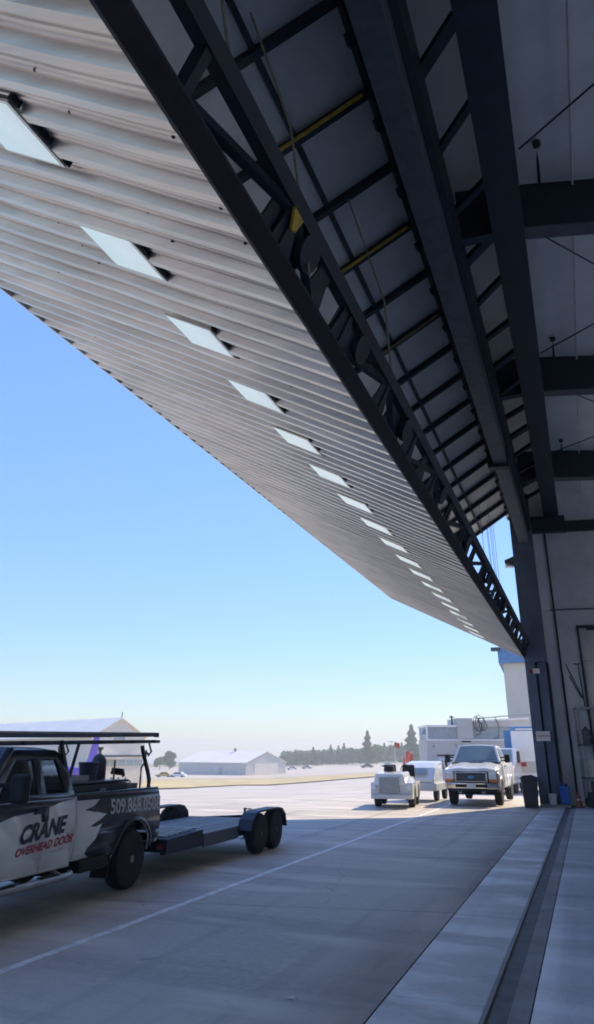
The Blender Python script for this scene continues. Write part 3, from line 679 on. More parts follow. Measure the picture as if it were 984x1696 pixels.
    prof_ = [(-hw+.0, nose+.14), (-hw+.05, nose-.02), (-hw*.5, nose-.11), (hw*.5, nose-.11), (hw-.05, nose-.02), (hw, nose+.14), (hw-.06, nose+.16), (-hw+.06, nose+.16)]
    bm_.prism(prof_, lambda u, v, tt: (u, v+(.03 if tt < .5*(zb0+zb1) else 0), tt), zb1-.20, zb1-.005); bmo = bm_.build('front_bumper', 'chrome' if g('chromegrille') else 'alu', t, bevel=.02)
    va = MB(); va.prism([(u*.93, v+.05) for u, v in prof_], lambda u, v, tt: (u, v, tt), zb0-.06, zb1-.205); va.build('valance', 'black', t, bevel=.02)
    ai = MB(); ai.box(-.55, .55, nose-.112, nose-.106, zb1-.15, zb1-.05); ai.build('bumper_opening', 'black', bmo)
    pl = MB(); pl.box(-.155, .155, nose-.135, nose-.12, zb1-.19, zb1-.03); pl.build('number_plate', 'sign', bmo)
    for sd_ in (-1, 1): th_ = MB(); th_.tube([(sd_*.45, nose-.08, zb0-.03), (sd_*.45, nose-.10, zb0-.09), (sd_*.36, nose-.10, zb0-.09), (sd_*.36, nose-.08, zb0-.03)], .012, 6); th_.build('tow_hook', 'dullwhite', t)
    return t, fx

# the service pickup in the shade, with graphics and ladder rack
A4 = R(4); dv = Vector((-math.sin(A4), math.cos(A4), 0)); nv = Vector((math.cos(A4), math.sin(A4), 0))
D1 = dict(hw=.97, r=.375, wb=3.52, tail=.70, cabrear=-1.43, bsplit=-2.03, doorfront=-3.02, front=.92, belt=1.27, roof=1.80, rail=1.25, sill=.50, hoodf=1.02, hoodr=1.18,
          wsbase=-3.05, wstop=-2.42, upper='blackpaint', lower='white', hoodm='blackpaint', roofm='blackpaint', glass='dglass', handle='blackpaint', rim='rimgrey', railm='blackpaint', bumper='chrome', graphic=True, archm='blackpaint')
P1 = Vector((-6.0, 8.7, 0))+dv*.22-nv*.97
truck, fx1 = pickup('pickup_truck', 'black and white service pickup with ladder rack and painted door lettering, parked in the shade', P1, A4, D1)
bk = 'blackpaint'
skin('door_graphic', bk, truck, [[(-3.0, 1.235), (-3.0, 1.02), (-2.79, 1.06), (-2.53, 1.11), (-2.1, 1.13), (-2.085, 1.01), (-1.96, 1.01), (-1.95, 1.16), (-1.72, 1.20), (-1.44, 1.22), (-1.44, 1.235)]], fx1, 1, .004, .002)
skin('fender_graphic', bk, truck, [[(-4.25, .98), (-3.9, .9), (-3.5, .93), (-3.1, 1.0), (-3.03, 1.01), (-3.03, 1.22), (-3.1, 1.18), (-4.25, 1.03)]], fx1, 1, .004, .002)
skin('bed_graphic', bk, truck, [[(-1.40, 1.25), (-1.40, 1.195), (-.90, 1.19), (-1.03, 1.12), (-1.13, 1.10), (-1.25, 1.075), (-1.12, 1.06), (-.97, 1.03), (-1.0, 1.05), (-.86, 1.02), (-.74, 1.005), (-.90, .94), (-1.02, .91), (-1.11, .88), (-.98, .87), (-.84, .90), (-.92, .80), (-.96, .73), (-1.03, .69), (-1.14, .63), (-1.16, .57), (-1.05, .525), (-.46, .51)]
     + arc(0, .395, .476, 166, 8, 12)+[(.47, .54), (.66, .59), (.695, .70), (.695, 1.20), (.68, 1.25)]], fx1, 1, .004, .002)
def side_text(body, m, y0, y1, zb0, zb1, h0, h1, slant, off=.008, bold=.02):
    me = text_mesh(body, 1, bold); xs = [v.co.x for v in me.vertices]; ys_ = [v.co.y for v in me.vertices]
    xa, xb, ya, yb = min(xs), max(xs), min(ys_), max(ys_)
    for v in me.vertices:
        u = (v.co.x-xa)/(xb-xa); k = (v.co.y-ya)/(yb-ya); h = h0+(h1-h0)*u
        z = zb0+(zb1-zb0)*u+k*h; y = y0+(y1-y0)*u+slant*k*h
        v.co = (fx1(z)+off, y, z)
    me.materials.append(M[m]); return link('lettering', me, truck)
side_text("CRANE", bk, -2.47, -1.66, .80, .86, .20, .20, .35, bold=.045)
side_text("OVERHEAD DOOR", 'red', -2.50, -1.47, .69, .745, .085, .10, .3, bold=.03)
side_text("509.868.0508", 'greytext', -.66, .69, .985, .955, .195, .195, .0, .010, bold=.025)
side_text("OVERHEAD DOOR SYSTEMS", 'greytext', -2.3, -1.62, .645, .68, .028, .03, .2)
hl_ = skin('arch_highlight', 'alu', truck, [arc(0, .395, .50, 60, 10, 10)+arc(0, .395, .485, 10, 60, 10)], fx1, 1, .03, .01)  # bright strip painted in as the highlight on the arch
rbm = MB(); rbm.tube([(1.05, -3.0, .40), (1.05, -1.62, .40), (1.0, -1.50, .41)], .038, 10); rbm.tube([(1.05, -2.9, .40), (.85, -2.9, .48)], .02, 6); rbm.tube([(1.05, -1.7, .40), (.85, -1.7, .48)], .02, 6)
ro_ = rbm.build('running_board', 'alu', truck, True)
for y_ in (-2.7, -1.95): MB().box(1.0, 1.07, y_-.16, y_+.16, .435, .448).build('step_pad', 'black', ro_)
MB().box(.62, .98, -1.25, -.62, .36, .52).build('fuel_tank', 'black', truck, bevel=.04)
MB().hexa([(.70, -.62, .22), (.95, -.62, .22), (.95, -.60, .22), (.70, -.60, .22)], [(.70, -.56, .52), (.95, -.56, .52), (.95, -.54, .52), (.70, -.54, .52)]).build('mud_flap', 'black', truck)
# rack
for sd_ in (1, -1):
    x = sd_*.80
    MB().tube([(x, .60, 1.25), (x, .60, 1.38), (x*.98, .58, 1.48), (x*.93, .47, 1.76), (x*.92, .44, 1.86)], .032, 10).build('rack_post', 'blackpaint', truck, True)
    MB().tube([(x, -1.34, 1.25), (x*.97, -1.42, 1.45), (x*.92, -1.58, 1.90)], .032, 10).build('rack_post', 'blackpaint', truck, True)
    MB().tube([(x*.97, -1.40, 1.42), (x*.92, -1.18, 1.90)], .022, 8).build('rack_brace', 'blackpaint', truck, True)
    MB().beam((x*.92, -3.3, 1.84), (x*.92, .95, 1.93), .05, .045).build('rack_rail', 'blackpaint', truck, bevel=.008)
    MB().tube([(x*.94, .62, 1.90), (x*.94, .70, 1.78), (x*.94, .62, 1.72), (x*.94, .58, 1.76)], .016, 6).build('rack_hook', 'blackpaint', truck)
for y_ in (-3.1, -2.3, -1.58, -.7, .1, .75): MB().beam((-.78, y_, 1.88+.021*(y_+1.5)), (.78, y_, 1.88+.021*(y_+1.5)), .05, .05).build('rack_crossbar', 'blackpaint', truck)
def tw(x, y, z=0): return P1+nv*x+dv*y+Vector((0, 0, z))
# load on the rack and in the bed: things of their own
def ladder(label, x, z, y0, y1, wd, m, sl=.021):
    t = thing('ladder', label, 'ladder', tw(x, y0, z), A4, 'ladders and planks on the truck rack'); L = y1-y0
    for s in (-1, 1): MB().beam((s*wd/2, 0, 0), (s*wd/2, L, L*sl), .03, .06).build('ladder_rail', m, t)
    for k in range(int(L/.3)): y = .15+k*.3; MB().tube([(-wd/2, y, y*sl), (wd/2, y, y*sl)], .016, 8).build('rung', m, t)
    return t
ladder('long grey ladder lying on the near half of the pickup roof rack', .40, 1.955, -3.0, 1.02, .42, 'alu')
ladder('shorter dark ladder lying on the far half of the pickup roof rack', -.30, 1.955, -2.6, .9, .40, 'steel2')
o = thing('beam', 'dark square steel beam strapped along the near edge of the pickup roof rack', 'beam', tw(.66, -3.1, 1.935), A4); MB().beam((0, 0, 0), (0, 4.1, .09), .045, .045).build('bar', 'steel2', o); MB().box(-.04, .04, 4.09, 4.11, .06, .13).build('end_cap', 'black', o)
tb = thing('toolbox', 'black steel toolbox filling the front of the pickup bed', 'toolbox', tw(.33, -.87, .80), A4)
MB().box(-.42, .42, -.48, .95, 0, .56).build('body', 'blackpaint', tb, bevel=.015); MB().box(-.43, .43, -.49, .96, .565, .60).build('lid', 'blackpaint', tb, bevel=.012); MB().box(.432, .45, .2, .34, .42, .5).build('latch', 'alu', tb)
pb = thing('parts_tray', 'flat pale tray on the black toolbox behind the cab', 'tray', tw(.42, -1.05, 1.402), A4); MB().box(-.22, .22, -.26, .30, 0, .02).build('base', 'alu', pb)
tr_ = MB(); tr_.box(-.22, .22, -.26, -.25, .021, .07); tr_.box(-.22, .22, .29, .30, .021, .07); tr_.box(-.22, -.21, -.25, .29, .021, .07); tr_.box(.21, .22, -.25, .29, .021, .07); tr_.build('rim', 'alu', pb)
gc = thing('gas_cylinder', 'grey gas cylinder standing upright on the pickup bed load', 'cylinder', tw(.25, .06, 1.402), A4)
MB().lathe([(0, .10), (.02, .11), (.24, .11), (.31, .075), (.34, .03)], 'z', (0, 0, 0), 20).build('tank', 'steel2', gc, True); MB().lathe([(.34, .025), (.40, .025), (.41, .05), (.44, .05)], 'z', (0, 0, 0), 12).build('valve', 'alu', gc)
bu = thing('bucket', 'dark bucket standing on the toolbox beside the gas cylinder', 'bucket', tw(.40, -.42, 1.402), A4)
MB().lathe([(0, .10), (.01, .11), (.22, .14), (.23, .15), (.235, .13), (.02, .09)], 'z', (0, 0, 0), 18).build('shell', 'steel2', bu, True); MB().tube([(.14*math.cos(k*math.pi/10), 0, .22-.10*math.sin(k*math.pi/10)) for k in range(11)], .006, 5).build('handle', 'cable', bu)
hc = thing('hose_coil', 'loop of black hose lying on the rear of the toolbox', 'hose', tw(.60, -.02, 1.405), A4)
MB().tube([((.08+.012*math.sin(k*.9))*math.cos(k*.42), .05+(.11)*math.sin(k*.42), .03+.012*k*.12+.035*abs(math.sin(k*.21))) for k in range(62)], .011, 6).build('hose', 'black', hc, True)
cb = thing('spring_box', 'grey wooden box of coiled springs in the pickup bed by the tailgate', 'box', tw(.30, .42, .81), A4)
for x0, x1, y0, y1 in ((-.32, .32, -.16, -.14), (-.32, .32, .14, .16), (-.32, -.30, -.14, .14), (.30, .32, -.14, .14)): MB().box(x0, x1, y0, y1, 0, .52).build('board', 'plank', cb)
MB().box(-.30, .30, -.14, .14, .0, .02).build('floor', 'plank', cb)
for k in range(5): MB().tube([(-.24+k*.12+.04*math.cos(q*.8), .05*math.sin(q*.8), .1+q*.011) for q in range(46)], .010, 5).build('spring', 'cable', cb)
for (x, y, h, lb, bent) in ((.62, -.10, .26, 'straight black stake standing behind the gas cylinder in the pickup bed', 0), (.72, .48, .40, 'bent black rod standing near the tailgate of the pickup bed', 1)):
    o = thing('metal_rod', lb, 'rod', tw(x, y, .8), A4)
    pts = [(0, 0, 0), (0, 0, .6), (0, .0, .6+h*.35), (0, .0 if not bent else .11, .6+h*.6), (0, .0 if not bent else .12, .6+h)]
    MB().tube(pts, .014, 8).build('rod', 'blackpaint', o, True); MB().box(-.06, .06, -.06, .06, 0, .012).build('foot', 'blackpaint', o)

# white pickup facing the camera in the sun
D2 = dict(hw=.945, r=.41, wb=3.6, tail=1.15, cabrear=-1.02, bsplit=-1.95, doorfront=-2.98, front=.93, belt=1.45, roof=2.04, rail=1.41, sill=.56, hoodf=1.20, hoodr=1.38,
          wsbase=-3.0, wstop=-2.35, upper='white', lower='white', hoodm='white', roofm='white', glass='glass', handle='black', rim='chrome', railm='black', bumper='chrome', chromegrille=True)
white_pickup, _ = pickup('pickup_truck', 'white pickup with chrome grille facing the camera in the sun', (-3.90, 26.3+.93+3.6, 0), R(0), D2)

# ------------------------------------------------------------------ flatbed trailer
tl = thing('flatbed_trailer', 'low black tandem axle flatbed trailer parked behind the service pickup', 'trailer', (-6.0, 9.75, 0), R(2))
TW = 1.98   # deck width; x runs 0 (near side) to -TW
for s in (0, 1):
    x = -.06-s*(TW-.12); MB().beam((x, 0, .40), (x, 4.4, .40), .09, .16).build('side_rail', 'steel', tl)
    fm_ = MB(); xo = .27 if s == 0 else -TW-.27; xi = -.005 if s == 0 else -TW+.005
    pf = [(2.55, .42), (2.62, .60), (2.80, .71), (3.00, .74), (3.95, .74), (4.15, .71), (4.32, .60), (4.40, .36), (4.36, .36), (4.28, .57), (4.12, .675), (3.94, .705), (3.0, .705), (2.82, .675), (2.66, .57), (2.59, .42)]
    a, b = sorted((xo, xi)); fm_.prism(pf, lambda u, v, tt: (tt, u, v), a, b); fm_.build('fender', 'steel', tl, bevel=.006)
    for yy in (3.06, 3.84): make_wheel(tl, (.16 if s == 0 else -TW-.16), yy, .345, .22, 1 if s == 0 else -1, 'steel2', 5)
for k in range(8):
    x0 = -.12-(k+1)*(TW-.24)/8; MB().box(x0+.005, x0+(TW-.24)/8-.005, 1.2, 4.38, .44, .48+.003*(k % 3)).build('plank', 'plank', tl)
for k in range(9): MB().box(-TW+.11, -.11, .25+k*.48, .31+k*.48, .33, .42).build('crossmember', 'steel', tl)
MB().hexa([(-TW+.0, .0, .35), (0, .0, .35), (0, 1.18, .37), (-TW, 1.18, .37)], [(-TW, 0, .53), (0, 0, .53), (0, 1.18, .57), (-TW, 1.18, .57)]).build('ramp', 'steel', tl, bevel=.01)
for k in range(7): MB().box(-TW+.05, -.05, .08+k*.155, .12+k*.155, .548+k*.005, .575+k*.005).build('ramp_cleat', 'alu', tl)
MB().beam((0, 1.19, .40), (0, 2.55, .40), .03, .20).build('rub_rail', 'steel2', tl)
tg_ = MB(); tg_.beam((-.2, 4.4, .42), (-TW/2+.02, 5.25, .42), .08, .1); tg_.beam((-TW+.2, 4.4, .42), (-TW/2-.02, 5.25, .42), .08, .1); tg_.build('tongue', 'steel', tl)
MB().box(-TW/2-.05, -TW/2+.05, 5.2, 5.5, .40, .50).build('coupler', 'steel', tl); jk = MB(); jk.tube([(-TW/2, 5.1, .02), (-TW/2, 5.1, .62)], .03, 8); jk.box(-TW/2-.09, -TW/2+.09, 5.02, 5.18, .0, .015); jk.tube([(-TW/2, 5.1, .60), (-TW/2+.16, 5.1, .60)], .012, 6); jk.build('jack', 'steel', tl)
for yy in (3.06, 3.84): MB().tube([(-TW-.08, yy, .345), (.08, yy, .345)], .035, 8).build('axle', 'steel', tl)
for s, nm in ((0, 0), (1, 1)): MB().box(-.10-s*(TW-.2)-.05, -.10-s*(TW-.2)+.05, -.03, -.004, .40, .47).build('marker_lamp', 'redlens', tl)

# ------------------------------------------------------------------ white tug tractor
tug = thing('tug_tractor', 'low white aircraft tug with barred radiator, parked left of the white pickup', 'tug', (-6.32, 24.45, 0), R(7))
hx = MB(); W_ = .71
prof_t = [(-W_*.98, .32), (W_*.98, .32), (W_, .60), (W_*.97, .74), (W_*.72, .80), (-W_*.72, .80), (-W_*.97, .74), (-W_, .60)]
hx.prism([(0, .34), (.05, .30), (.42, .30), (.46, .42)]+[(p[0], p[1]) for p in arc(.86, .33, .40, 165, 15, 8)]+[(1.26, .42), (1.30, .30), (1.72, .30), (1.76, .40)]+arc(2.16, .33, .40, 165, 15, 8)+[(2.56, .42), (2.7, .34), (2.72, .74), (2.6, .80), (.10, .80), (.02, .72)], lambda u, v, tt: (tt, u, v), -W_, W_)
hx.build('body', 'dullwhite', tug, bevel=.035)
MB().hexa([(-.62, -.01, .72), (.50, -.01, .72), (.58, 1.15, .78), (-.62, 1.15, .78)], [(-.56, .04, 1.10), (.40, .04, 1.10), (.50, 1.15, 1.15), (-.56, 1.15, 1.15)]).build('hood', 'white', tug, bevel=.05)
MB().hexa([(.36, .1, .78), (.74, .1, .78), (.74, 1.2, .78), (.40, 1.2, .78)], [(.30, .5, 1.0), (.60, .5, .95), (.64, 1.2, .95), (.44, 1.2, 1.05)]).build('shoulder', 'white', tug, bevel=.03)
MB().box(-.42, .26, -.035, .02, .48, .98).build('radiator', 'greyband', tug)
for k in range(9): MB().box(-.41+k*.08, -.385+k*.08, -.05, -.034, .48, .98).build('radiator_bar', 'alu', tug)
for s in (-1, 1):
    for yy in (.86, 2.16): make_wheel(tug, s*(W_-.12), yy, .33, .22, s, 'alu', 6)
    MB().lathe([(-.02, .07), (0, .085), (.05, .08)], 'y', (s*.60, -.02, .66), 14).build('headlight', 'lens', tug)
    MB().box(s*.64-.06, s*.64+.06, -.02, .03, .36, .44).build('marker', 'orange', tug)
MB().box(-.70, .70, -.10, -.02, .30, .44).build('bumper', 'dullwhite', tug, bevel=.02)
for sx, nm in ((-.30, 0), (.38, 1)):
    MB().box(sx-.24, sx+.24, 1.55, 2.0, .82, .96).build('seat', 'seat', tug, bevel=.04); MB().hexa([(sx-.24, 1.98, .92), (sx+.24, 1.98, .92), (sx+.24, 2.08, .92), (sx-.24, 2.08, .92)], [(sx-.22, 2.08, 1.36), (sx+.22, 2.08, 1.36), (sx+.22, 2.18, 1.36), (sx-.22, 2.18, 1.36)]).build('backrest', 'black', tug, bevel=.04)
MB().tube([(.36+.17*math.cos(k*.314), 1.36, 1.2+.17*math.sin(k*.314)) for k in range(21)], .014, 6).build('steering_wheel', 'black', tug)
MB().tube([(.36, 1.2, 1.0), (.36, 1.36, 1.2)], .02, 6).build('steering_column', 'black', tug)
MB().box(-.30, -.02, .95, 1.30, 1.14, 1.33).build('air_filter', 'black', tug, bevel=.04)
MB().box(-W_+.02, W_-.02, 1.2, 2.6, .795, .815).build('deck', 'steel2', tug)

# ground power cart behind the tug
gp = thing('ground_power_cart', 'white hooded ground power cart on small wheels between tug and pickup', 'cart', (-6.25, 28.4, 0), R(-2))
MB().box(-.70, .70, 0, 2.3, .38, .66).build('platform', 'dullwhite', gp, bevel=.02)
MB().prism([(.05, .66), (.0, .80), (.35, 1.22), (.75, 1.40), (1.55, 1.46), (1.62, 1.40), (1.62, .66)], lambda u, v, tt: (tt, u, v), -.66, .62).build('hood', 'white', gp, bevel=.06)
MB().box(-.62, .58, 1.63, 1.70, .68, 1.42).build('grille_opening', 'black', gp)
MB().hexa([(-.2, .02, .98), (.3, .02, .98), (.3, .06, .98), (-.2, .06, .98)], [(-.2, .24, 1.20), (.3, .24, 1.20), (.3, .28, 1.20), (-.2, .28, 1.20)]).build('control_panel', 'greyband', gp)
MB().beam((.66, 1.68, 1.42), (.66, 2.25, .66), .06, .06).build('strut', 'white', gp); MB().beam((-.66, 1.68, 1.42), (-.66, 2.25, .66), .06, .06).build('strut', 'white', gp)
for s in (-1, 1):
    for yy in (.45, 1.9): make_wheel(gp, s*.58, yy, .25, .16, s, 'alu', 5)
    MB().tube([(s*.58, .45, .25), (s*.58, .45, .40)], .03, 6).build('axle_leg', 'steel', gp)
MB().tube([(0, .1, .45), (0, -.8, .42), (0, -1.0, .5)], .03, 8).build('tow_bar', 'steel', gp)
# orange red flags on poles behind the tug
for i, (x, y, h, lb) in enumerate(((-8.35, 33.2, 2.35, 'tallest orange flag on a thin pole behind the tug'), (-7.95, 33.6, 1.95, 'orange-red flag drooping right of the tallest flag behind the tug'), (-8.15, 33.9, 1.7, 'lowest orange flag on a pole behind the tug'))):
    o = thing('marker_flag', lb, 'flag', (x, y, zt(x, y)), R(20*i), 'orange flags behind the tug'); MB().tube([(0, 0, 0), (0, 0, h)], .018, 6).build('pole', 'dullwhite', o); MB().lathe([(0, .16), (.03, .16), (.06, .03)], 'z', (0, 0, 0), 12).build('foot', 'steel', o)
    g = MB(); nq = 8; wq = (.26, .36, .34)[i]; hq = (.24, .42, .40)[i]
    for a in range(nq+1):
        for b in range(nq+1): u, v = a/nq, b/nq; g.v.append(Vector((u*wq, .06*math.sin(u*9+v*2), h-.02-v*hq-.25*u*u*hq)))
    for a in range(nq):
        for b in range(nq): g.f.append((a*(nq+1)+b, a*(nq+1)+b+1, (a+1)*(nq+1)+b+1, (a+1)*(nq+1)+b))
    co_ = g.build('cloth', 'flag', o, True); s = co_.modifiers.new('thick', 'SOLIDIFY'); s.thickness = .006

# ------------------------------------------------------------------ white service building behind
def place(x, y): return (x, y, zt(x, y))
def facing(p, q): return math.atan2(q[1]-p[1], q[0]-p[0])
rv = thing('mobile_office', 'long white flat-roofed cabin with a grey upper band and coiled hoses on its roof', 'cabin', (-9.2, 44.8, 0), R(23)); Lr = 6.6
MB().box(0, Lr, 0, 2.6, -1.2, 2.55).build('body', 'palewall', rv); MB().box(.04, Lr-.04, .04, 2.5, 2.55, 3.32).build('upper_band', 'greyband', rv)
for x0, x1, z0, z1 in ((-.03, 2.0, 3.32, 3.44), (-.03, Lr, 2.50, 2.60), (-.03, .10, 2.60, 3.32)): MB().box(x0, x1, -.05, 2.65 if z0 > 3 else .0, z0, z1).build('trim', 'white', rv)
MB().box(1.95, 2.95, -.12, 2.5, 2.62, 3.86).build('roof_unit', 'palewall', rv, bevel=.03); MB().hexa([(2.96, -.02, 3.33), (Lr, -.02, 3.33), (Lr, 2.6, 3.33), (2.96, 2.6, 3.33)], [(2.96, -.02, 3.62), (Lr, -.02, 3.80), (Lr, 2.6, 3.80), (2.96, 2.6, 3.62)]).build('roof_panel', 'palewall', rv)
MB().hexa([(2.96, -.06, 3.62), (Lr, -.06, 3.80), (Lr, 2.6, 3.80), (2.96, 2.6, 3.62)], [(2.96, -.06, 3.72), (Lr, -.06, 3.90), (Lr, 2.6, 3.90), (2.96, 2.6, 3.72)]).build('trim', 'white', rv)
MB().hexa([(-.30, .1, 2.90), (.0, .1, 2.90), (.0, .7, 2.90), (-.30, .7, 2.90)], [(-.1, .1, 3.2), (.0, .1, 3.2), (.0, .7, 3.2), (-.1, .7, 3.2)]).build('awning', 'greyband', rv)
for x0, x1, z0, z1, m_ in ((2.2, 2.8, 2.42, 2.49, 'black'), (.35, .5, 2.1, 2.25, 'greyband'), (1.75, 1.9, 2.15, 2.3, 'greyband'), (.6, 1.9, 1.60, 1.68, 'black'), (.64, 1.6, -.6, 1.5, 'dullwhite')): MB().box(x0, x1, -.03, -.001, z0, z1).build('panel', m_, rv)
MB().box(.9, 1.2, -.045, -.031, .85, 1.32).build('window', 'dark', rv, bevel=.01)
for k in range(3):
    cx, cr_ = 3.15+k*.17, .30+.07*(k % 2); MB().tube([(cx+cr_*math.cos(q*.45+k)*.55, -.16-.03*k, 3.55+cr_*1.35*math.sin(q*.45+k)) for q in range(12+k)], .022, 6).build('hose_coil', 'black', rv)
for k, (x0, dz) in enumerate(((3.3, 1.0), (3.65, .75), (4.4, 1.2))): MB().tube([(x0, -.1, 3.9), (x0+.2, -.15, 3.4), (x0+.1, -.12, 3.9-dz), (x0-.2, -.1, 3.85-dz)], .022, 6).build('hose', 'black', rv)
MB().tube([(3.2, 0, 3.82), (5, .0, 3.98), (7, 0, 4.1)], .035, 6).build('boom_pipe', 'alu', rv); MB().tube([(1.75, .3, 3.4), (1.75, .3, 3.95)], .05, 6).build('vent_pipe', 'steel', rv); MB().lathe([(0, .12), (.05, .16), (.12, .05)], 'z', (1.75, .3, 3.9), 10).build('vent_cap', 'steel', rv)
# van and box truck beside the pickup
vn = thing('van', 'white van partly hidden behind the white pickup', 'van', place(-4.3, 36.6), R(-4))
MB().prism([(-.0, .45), (0, 1.15), (.75, 1.35), (1.35, 2.1), (4.6, 2.15), (4.6, .45)], lambda u, v, tt: (tt, u, v), -.9, .9).build('body', 'white', vn, bevel=.06)
MB().hexa([(-.80, .72, 1.36), (.80, .72, 1.36), (.80, .76, 1.36), (-.80, .76, 1.36)], [(-.72, 1.27, 2.04), (.72, 1.27, 2.04), (.72, 1.31, 2.04), (-.72, 1.31, 2.04)]).build('windscreen', 'glass', vn)
MB().box(-.6, .6, -.02, .02, .75, 1.0).build('grille', 'black', vn); MB().box(-.92, .92, -.1, .1, .45, .62).build('bumper', 'alu', vn, bevel=.03)
for s in (-1, 1):
    MB().box(s*.73-.14, s*.73+.14, -.02, .03, .78, .98).build('headlight', 'lens', vn); MB().box(s*.905-.01, s*.905+.01, 1.5, 2.4, 1.4, 1.95).build('window', 'dark', vn)
    for yy in (.95, 3.7): make_wheel(vn, s*.78, yy, .35, .22, s, 'alu', 5)
bt = thing('box_truck', 'white box truck with blue top band and blue cab, beside the hangar jamb', 'truck', place(-2.75, 39.2), R(-3))
MB().box(-.85, 1.9, .0, 5.6, .75, 3.25).build('cargo_box', 'white', bt, bevel=.02); MB().box(-.87, 1.92, -.025, 5.6, 3.0, 3.22).build('top_band', 'bluesteel', bt); MB().box(-.6, .3, -.03, -.001, 3.04, 3.12).build('lettering_panel', 'sign', bt)
MB().box(-.55, 1.7, -.02, -.001, .95, 1.5).build('lower_panel', 'palewall', bt); MB().box(-.5, -.2, -.03, -.021, 1.25, 1.45).build('tail_light', 'redlens', bt)
MB().box(-1.28, -.88, .4, 3.0, 1.9, 3.05).build('blue_locker', 'bluesteel', bt, bevel=.02); MB().box(-.98, -.855, .1, 2.5, .55, 1.6).build('side_guard', 'black', bt)
for s in (-.6, 1.65):
    for yy in (.9, 4.6): make_wheel(bt, s, yy, .45, .26, -1 if s < 0 else 1, 'alu', 6)
MB().box(-.7, 1.75, .1, 5.4, .58, .74).build('chassis', 'black', bt)
# beige terminal building with blue band
be = thing('terminal_building', 'tall beige building with blue roof band beyond the hangar jamb', 'building', place(-5.95, 64.3), R(3)); H_ = 11.2
MB().box(0, 26, 0, 18, -2, H_-1.4).build('wall', 'cream', be); MB().box(-.35, 26.3, -.35, 18.3, H_-1.4, H_).build('roof_band', 'bluesteel', be); MB().box(-.9, -.1, -.75, -.3, H_-.35, H_-.05).build('floodlight', 'steel', be)
for i in range(5): MB().box(2.5+i*4.6, 5+i*4.6, -.04, .0, 1, 3.2).build('window', 'dark', be)
for i in range(8): MB().box(.02+i*3.25, .06+i*3.25, -.012, .0, -1, H_-1.42).build('panel_joint', 'palewall', be)

# ------------------------------------------------------------------ far hangars, vehicles
def shed(name, label, corner, gdir, L, W, eave, ridge, wallm, base):
    t = thing(name, label, 'hangar', (corner[0], corner[1], base), gdir)   # local x along the gable (W), local y away along the length
    MB().prism([(0, -2), (W, -2), (W, eave), (W/2, ridge), (0, eave)], lambda u, v, tt: (u, tt, v), 0, L).build('wall', wallm, t)
    for s in (0, 1):
        xe, xr = (-.35, W/2) if s == 0 else (W+.35, W/2); n = 10
        for k in range(n):
            y0, y1 = -.3+k*(L+.6)/n, -.3+(k+1)*(L+.6)/n-.03
            ze = eave-.35*(ridge-eave)/(W/2)
            MB().hexa([(xe, y0, ze+.02), (xr, y0, ridge+.02), (xr, y1, ridge+.02), (xe, y1, ze+.02)], [(xe, y0, ze+.16), (xr, y0, ridge+.16), (xr, y1, ridge+.16), (xe, y1, ze+.16)]).build('roof_sheet', 'roofw', t)
    return t
g1, g2 = Vector((-61.1, 79.0)), Vector((-58.2, 87.2)); gd = math.atan2(g2.y-g1.y, g2.x-g1.x)
zb_ = zt(-60, 84)-.3; Wd = (g2-g1).length*1.0
sh = shed('white_hangar', 'white-roofed hangar with tall gable seen behind the service pickup', g1, gd, 38, Wd, 6.7, 9.1, 'shedwall', zb_)
MB().box(.3, Wd-.3, -.06, 0, 2.9, 3.7).build('window_band', 'greyband', sh); MB().box(.2, Wd-.2, -.14, 0, 4.1, 4.3).build('canopy_rail', 'steel', sh); MB().hexa([(.4, -1.2, 3.86), (4.4, -1.2, 3.86), (4.4, 0, 3.86), (.4, 0, 3.86)], [(.4, -1.2, 3.95), (4.4, -1.2, 3.95), (4.4, 0, 4.0), (.4, 0, 4.0)]).build('canopy', 'white', sh)
for k in range(6): MB().box(.4+k*1.3, .46+k*1.3, -.075, -.06, 2.9, 3.7).build('window_bar', 'white', sh)
MB().box(Wd/2-.9, Wd/2+.9, -.05, 0, 6.3, 6.9).build('vent', 'greyband', sh); MB().tube([(Wd/2, -.1, 9.1), (Wd/2+.1, -.1, 10.0)], .06, 6).build('mast', 'steel', sh)
c1 = Vector((-99.5, 205.7)); gdr = Vector((12.0*.93+0, 17)); rt_ = Vector((.928, .371)); fd_ = Vector((-.371, .928))
gv = (rt_*12+fd_*15).normalized()
fh = shed('far_hangar', 'low pale hangar far across the airfield, its long side in shade', c1, math.atan2(gv.y, gv.x), 31.0, 19.5, 4.0, 7.3, 'palewall', zt(*c1)-.1)
MB().box(4, 15.5, -.08, 0, .1, 3.9).build('door', 'shedwall', fh); MB().box(3.8, 15.7, -.12, 0, 3.9, 4.1).build('door_track', 'palewall', fh); MB().box(-.06, 0, 10, 12, 0, 2.4).build('side_door', 'greyband', fh); MB().lathe([(0, .4), (.8, .4), (.9, .6), (1.1, .5)], 'z', (9.7, 14, 7.3), 10).build('roof_vent', 'steel2', fh)
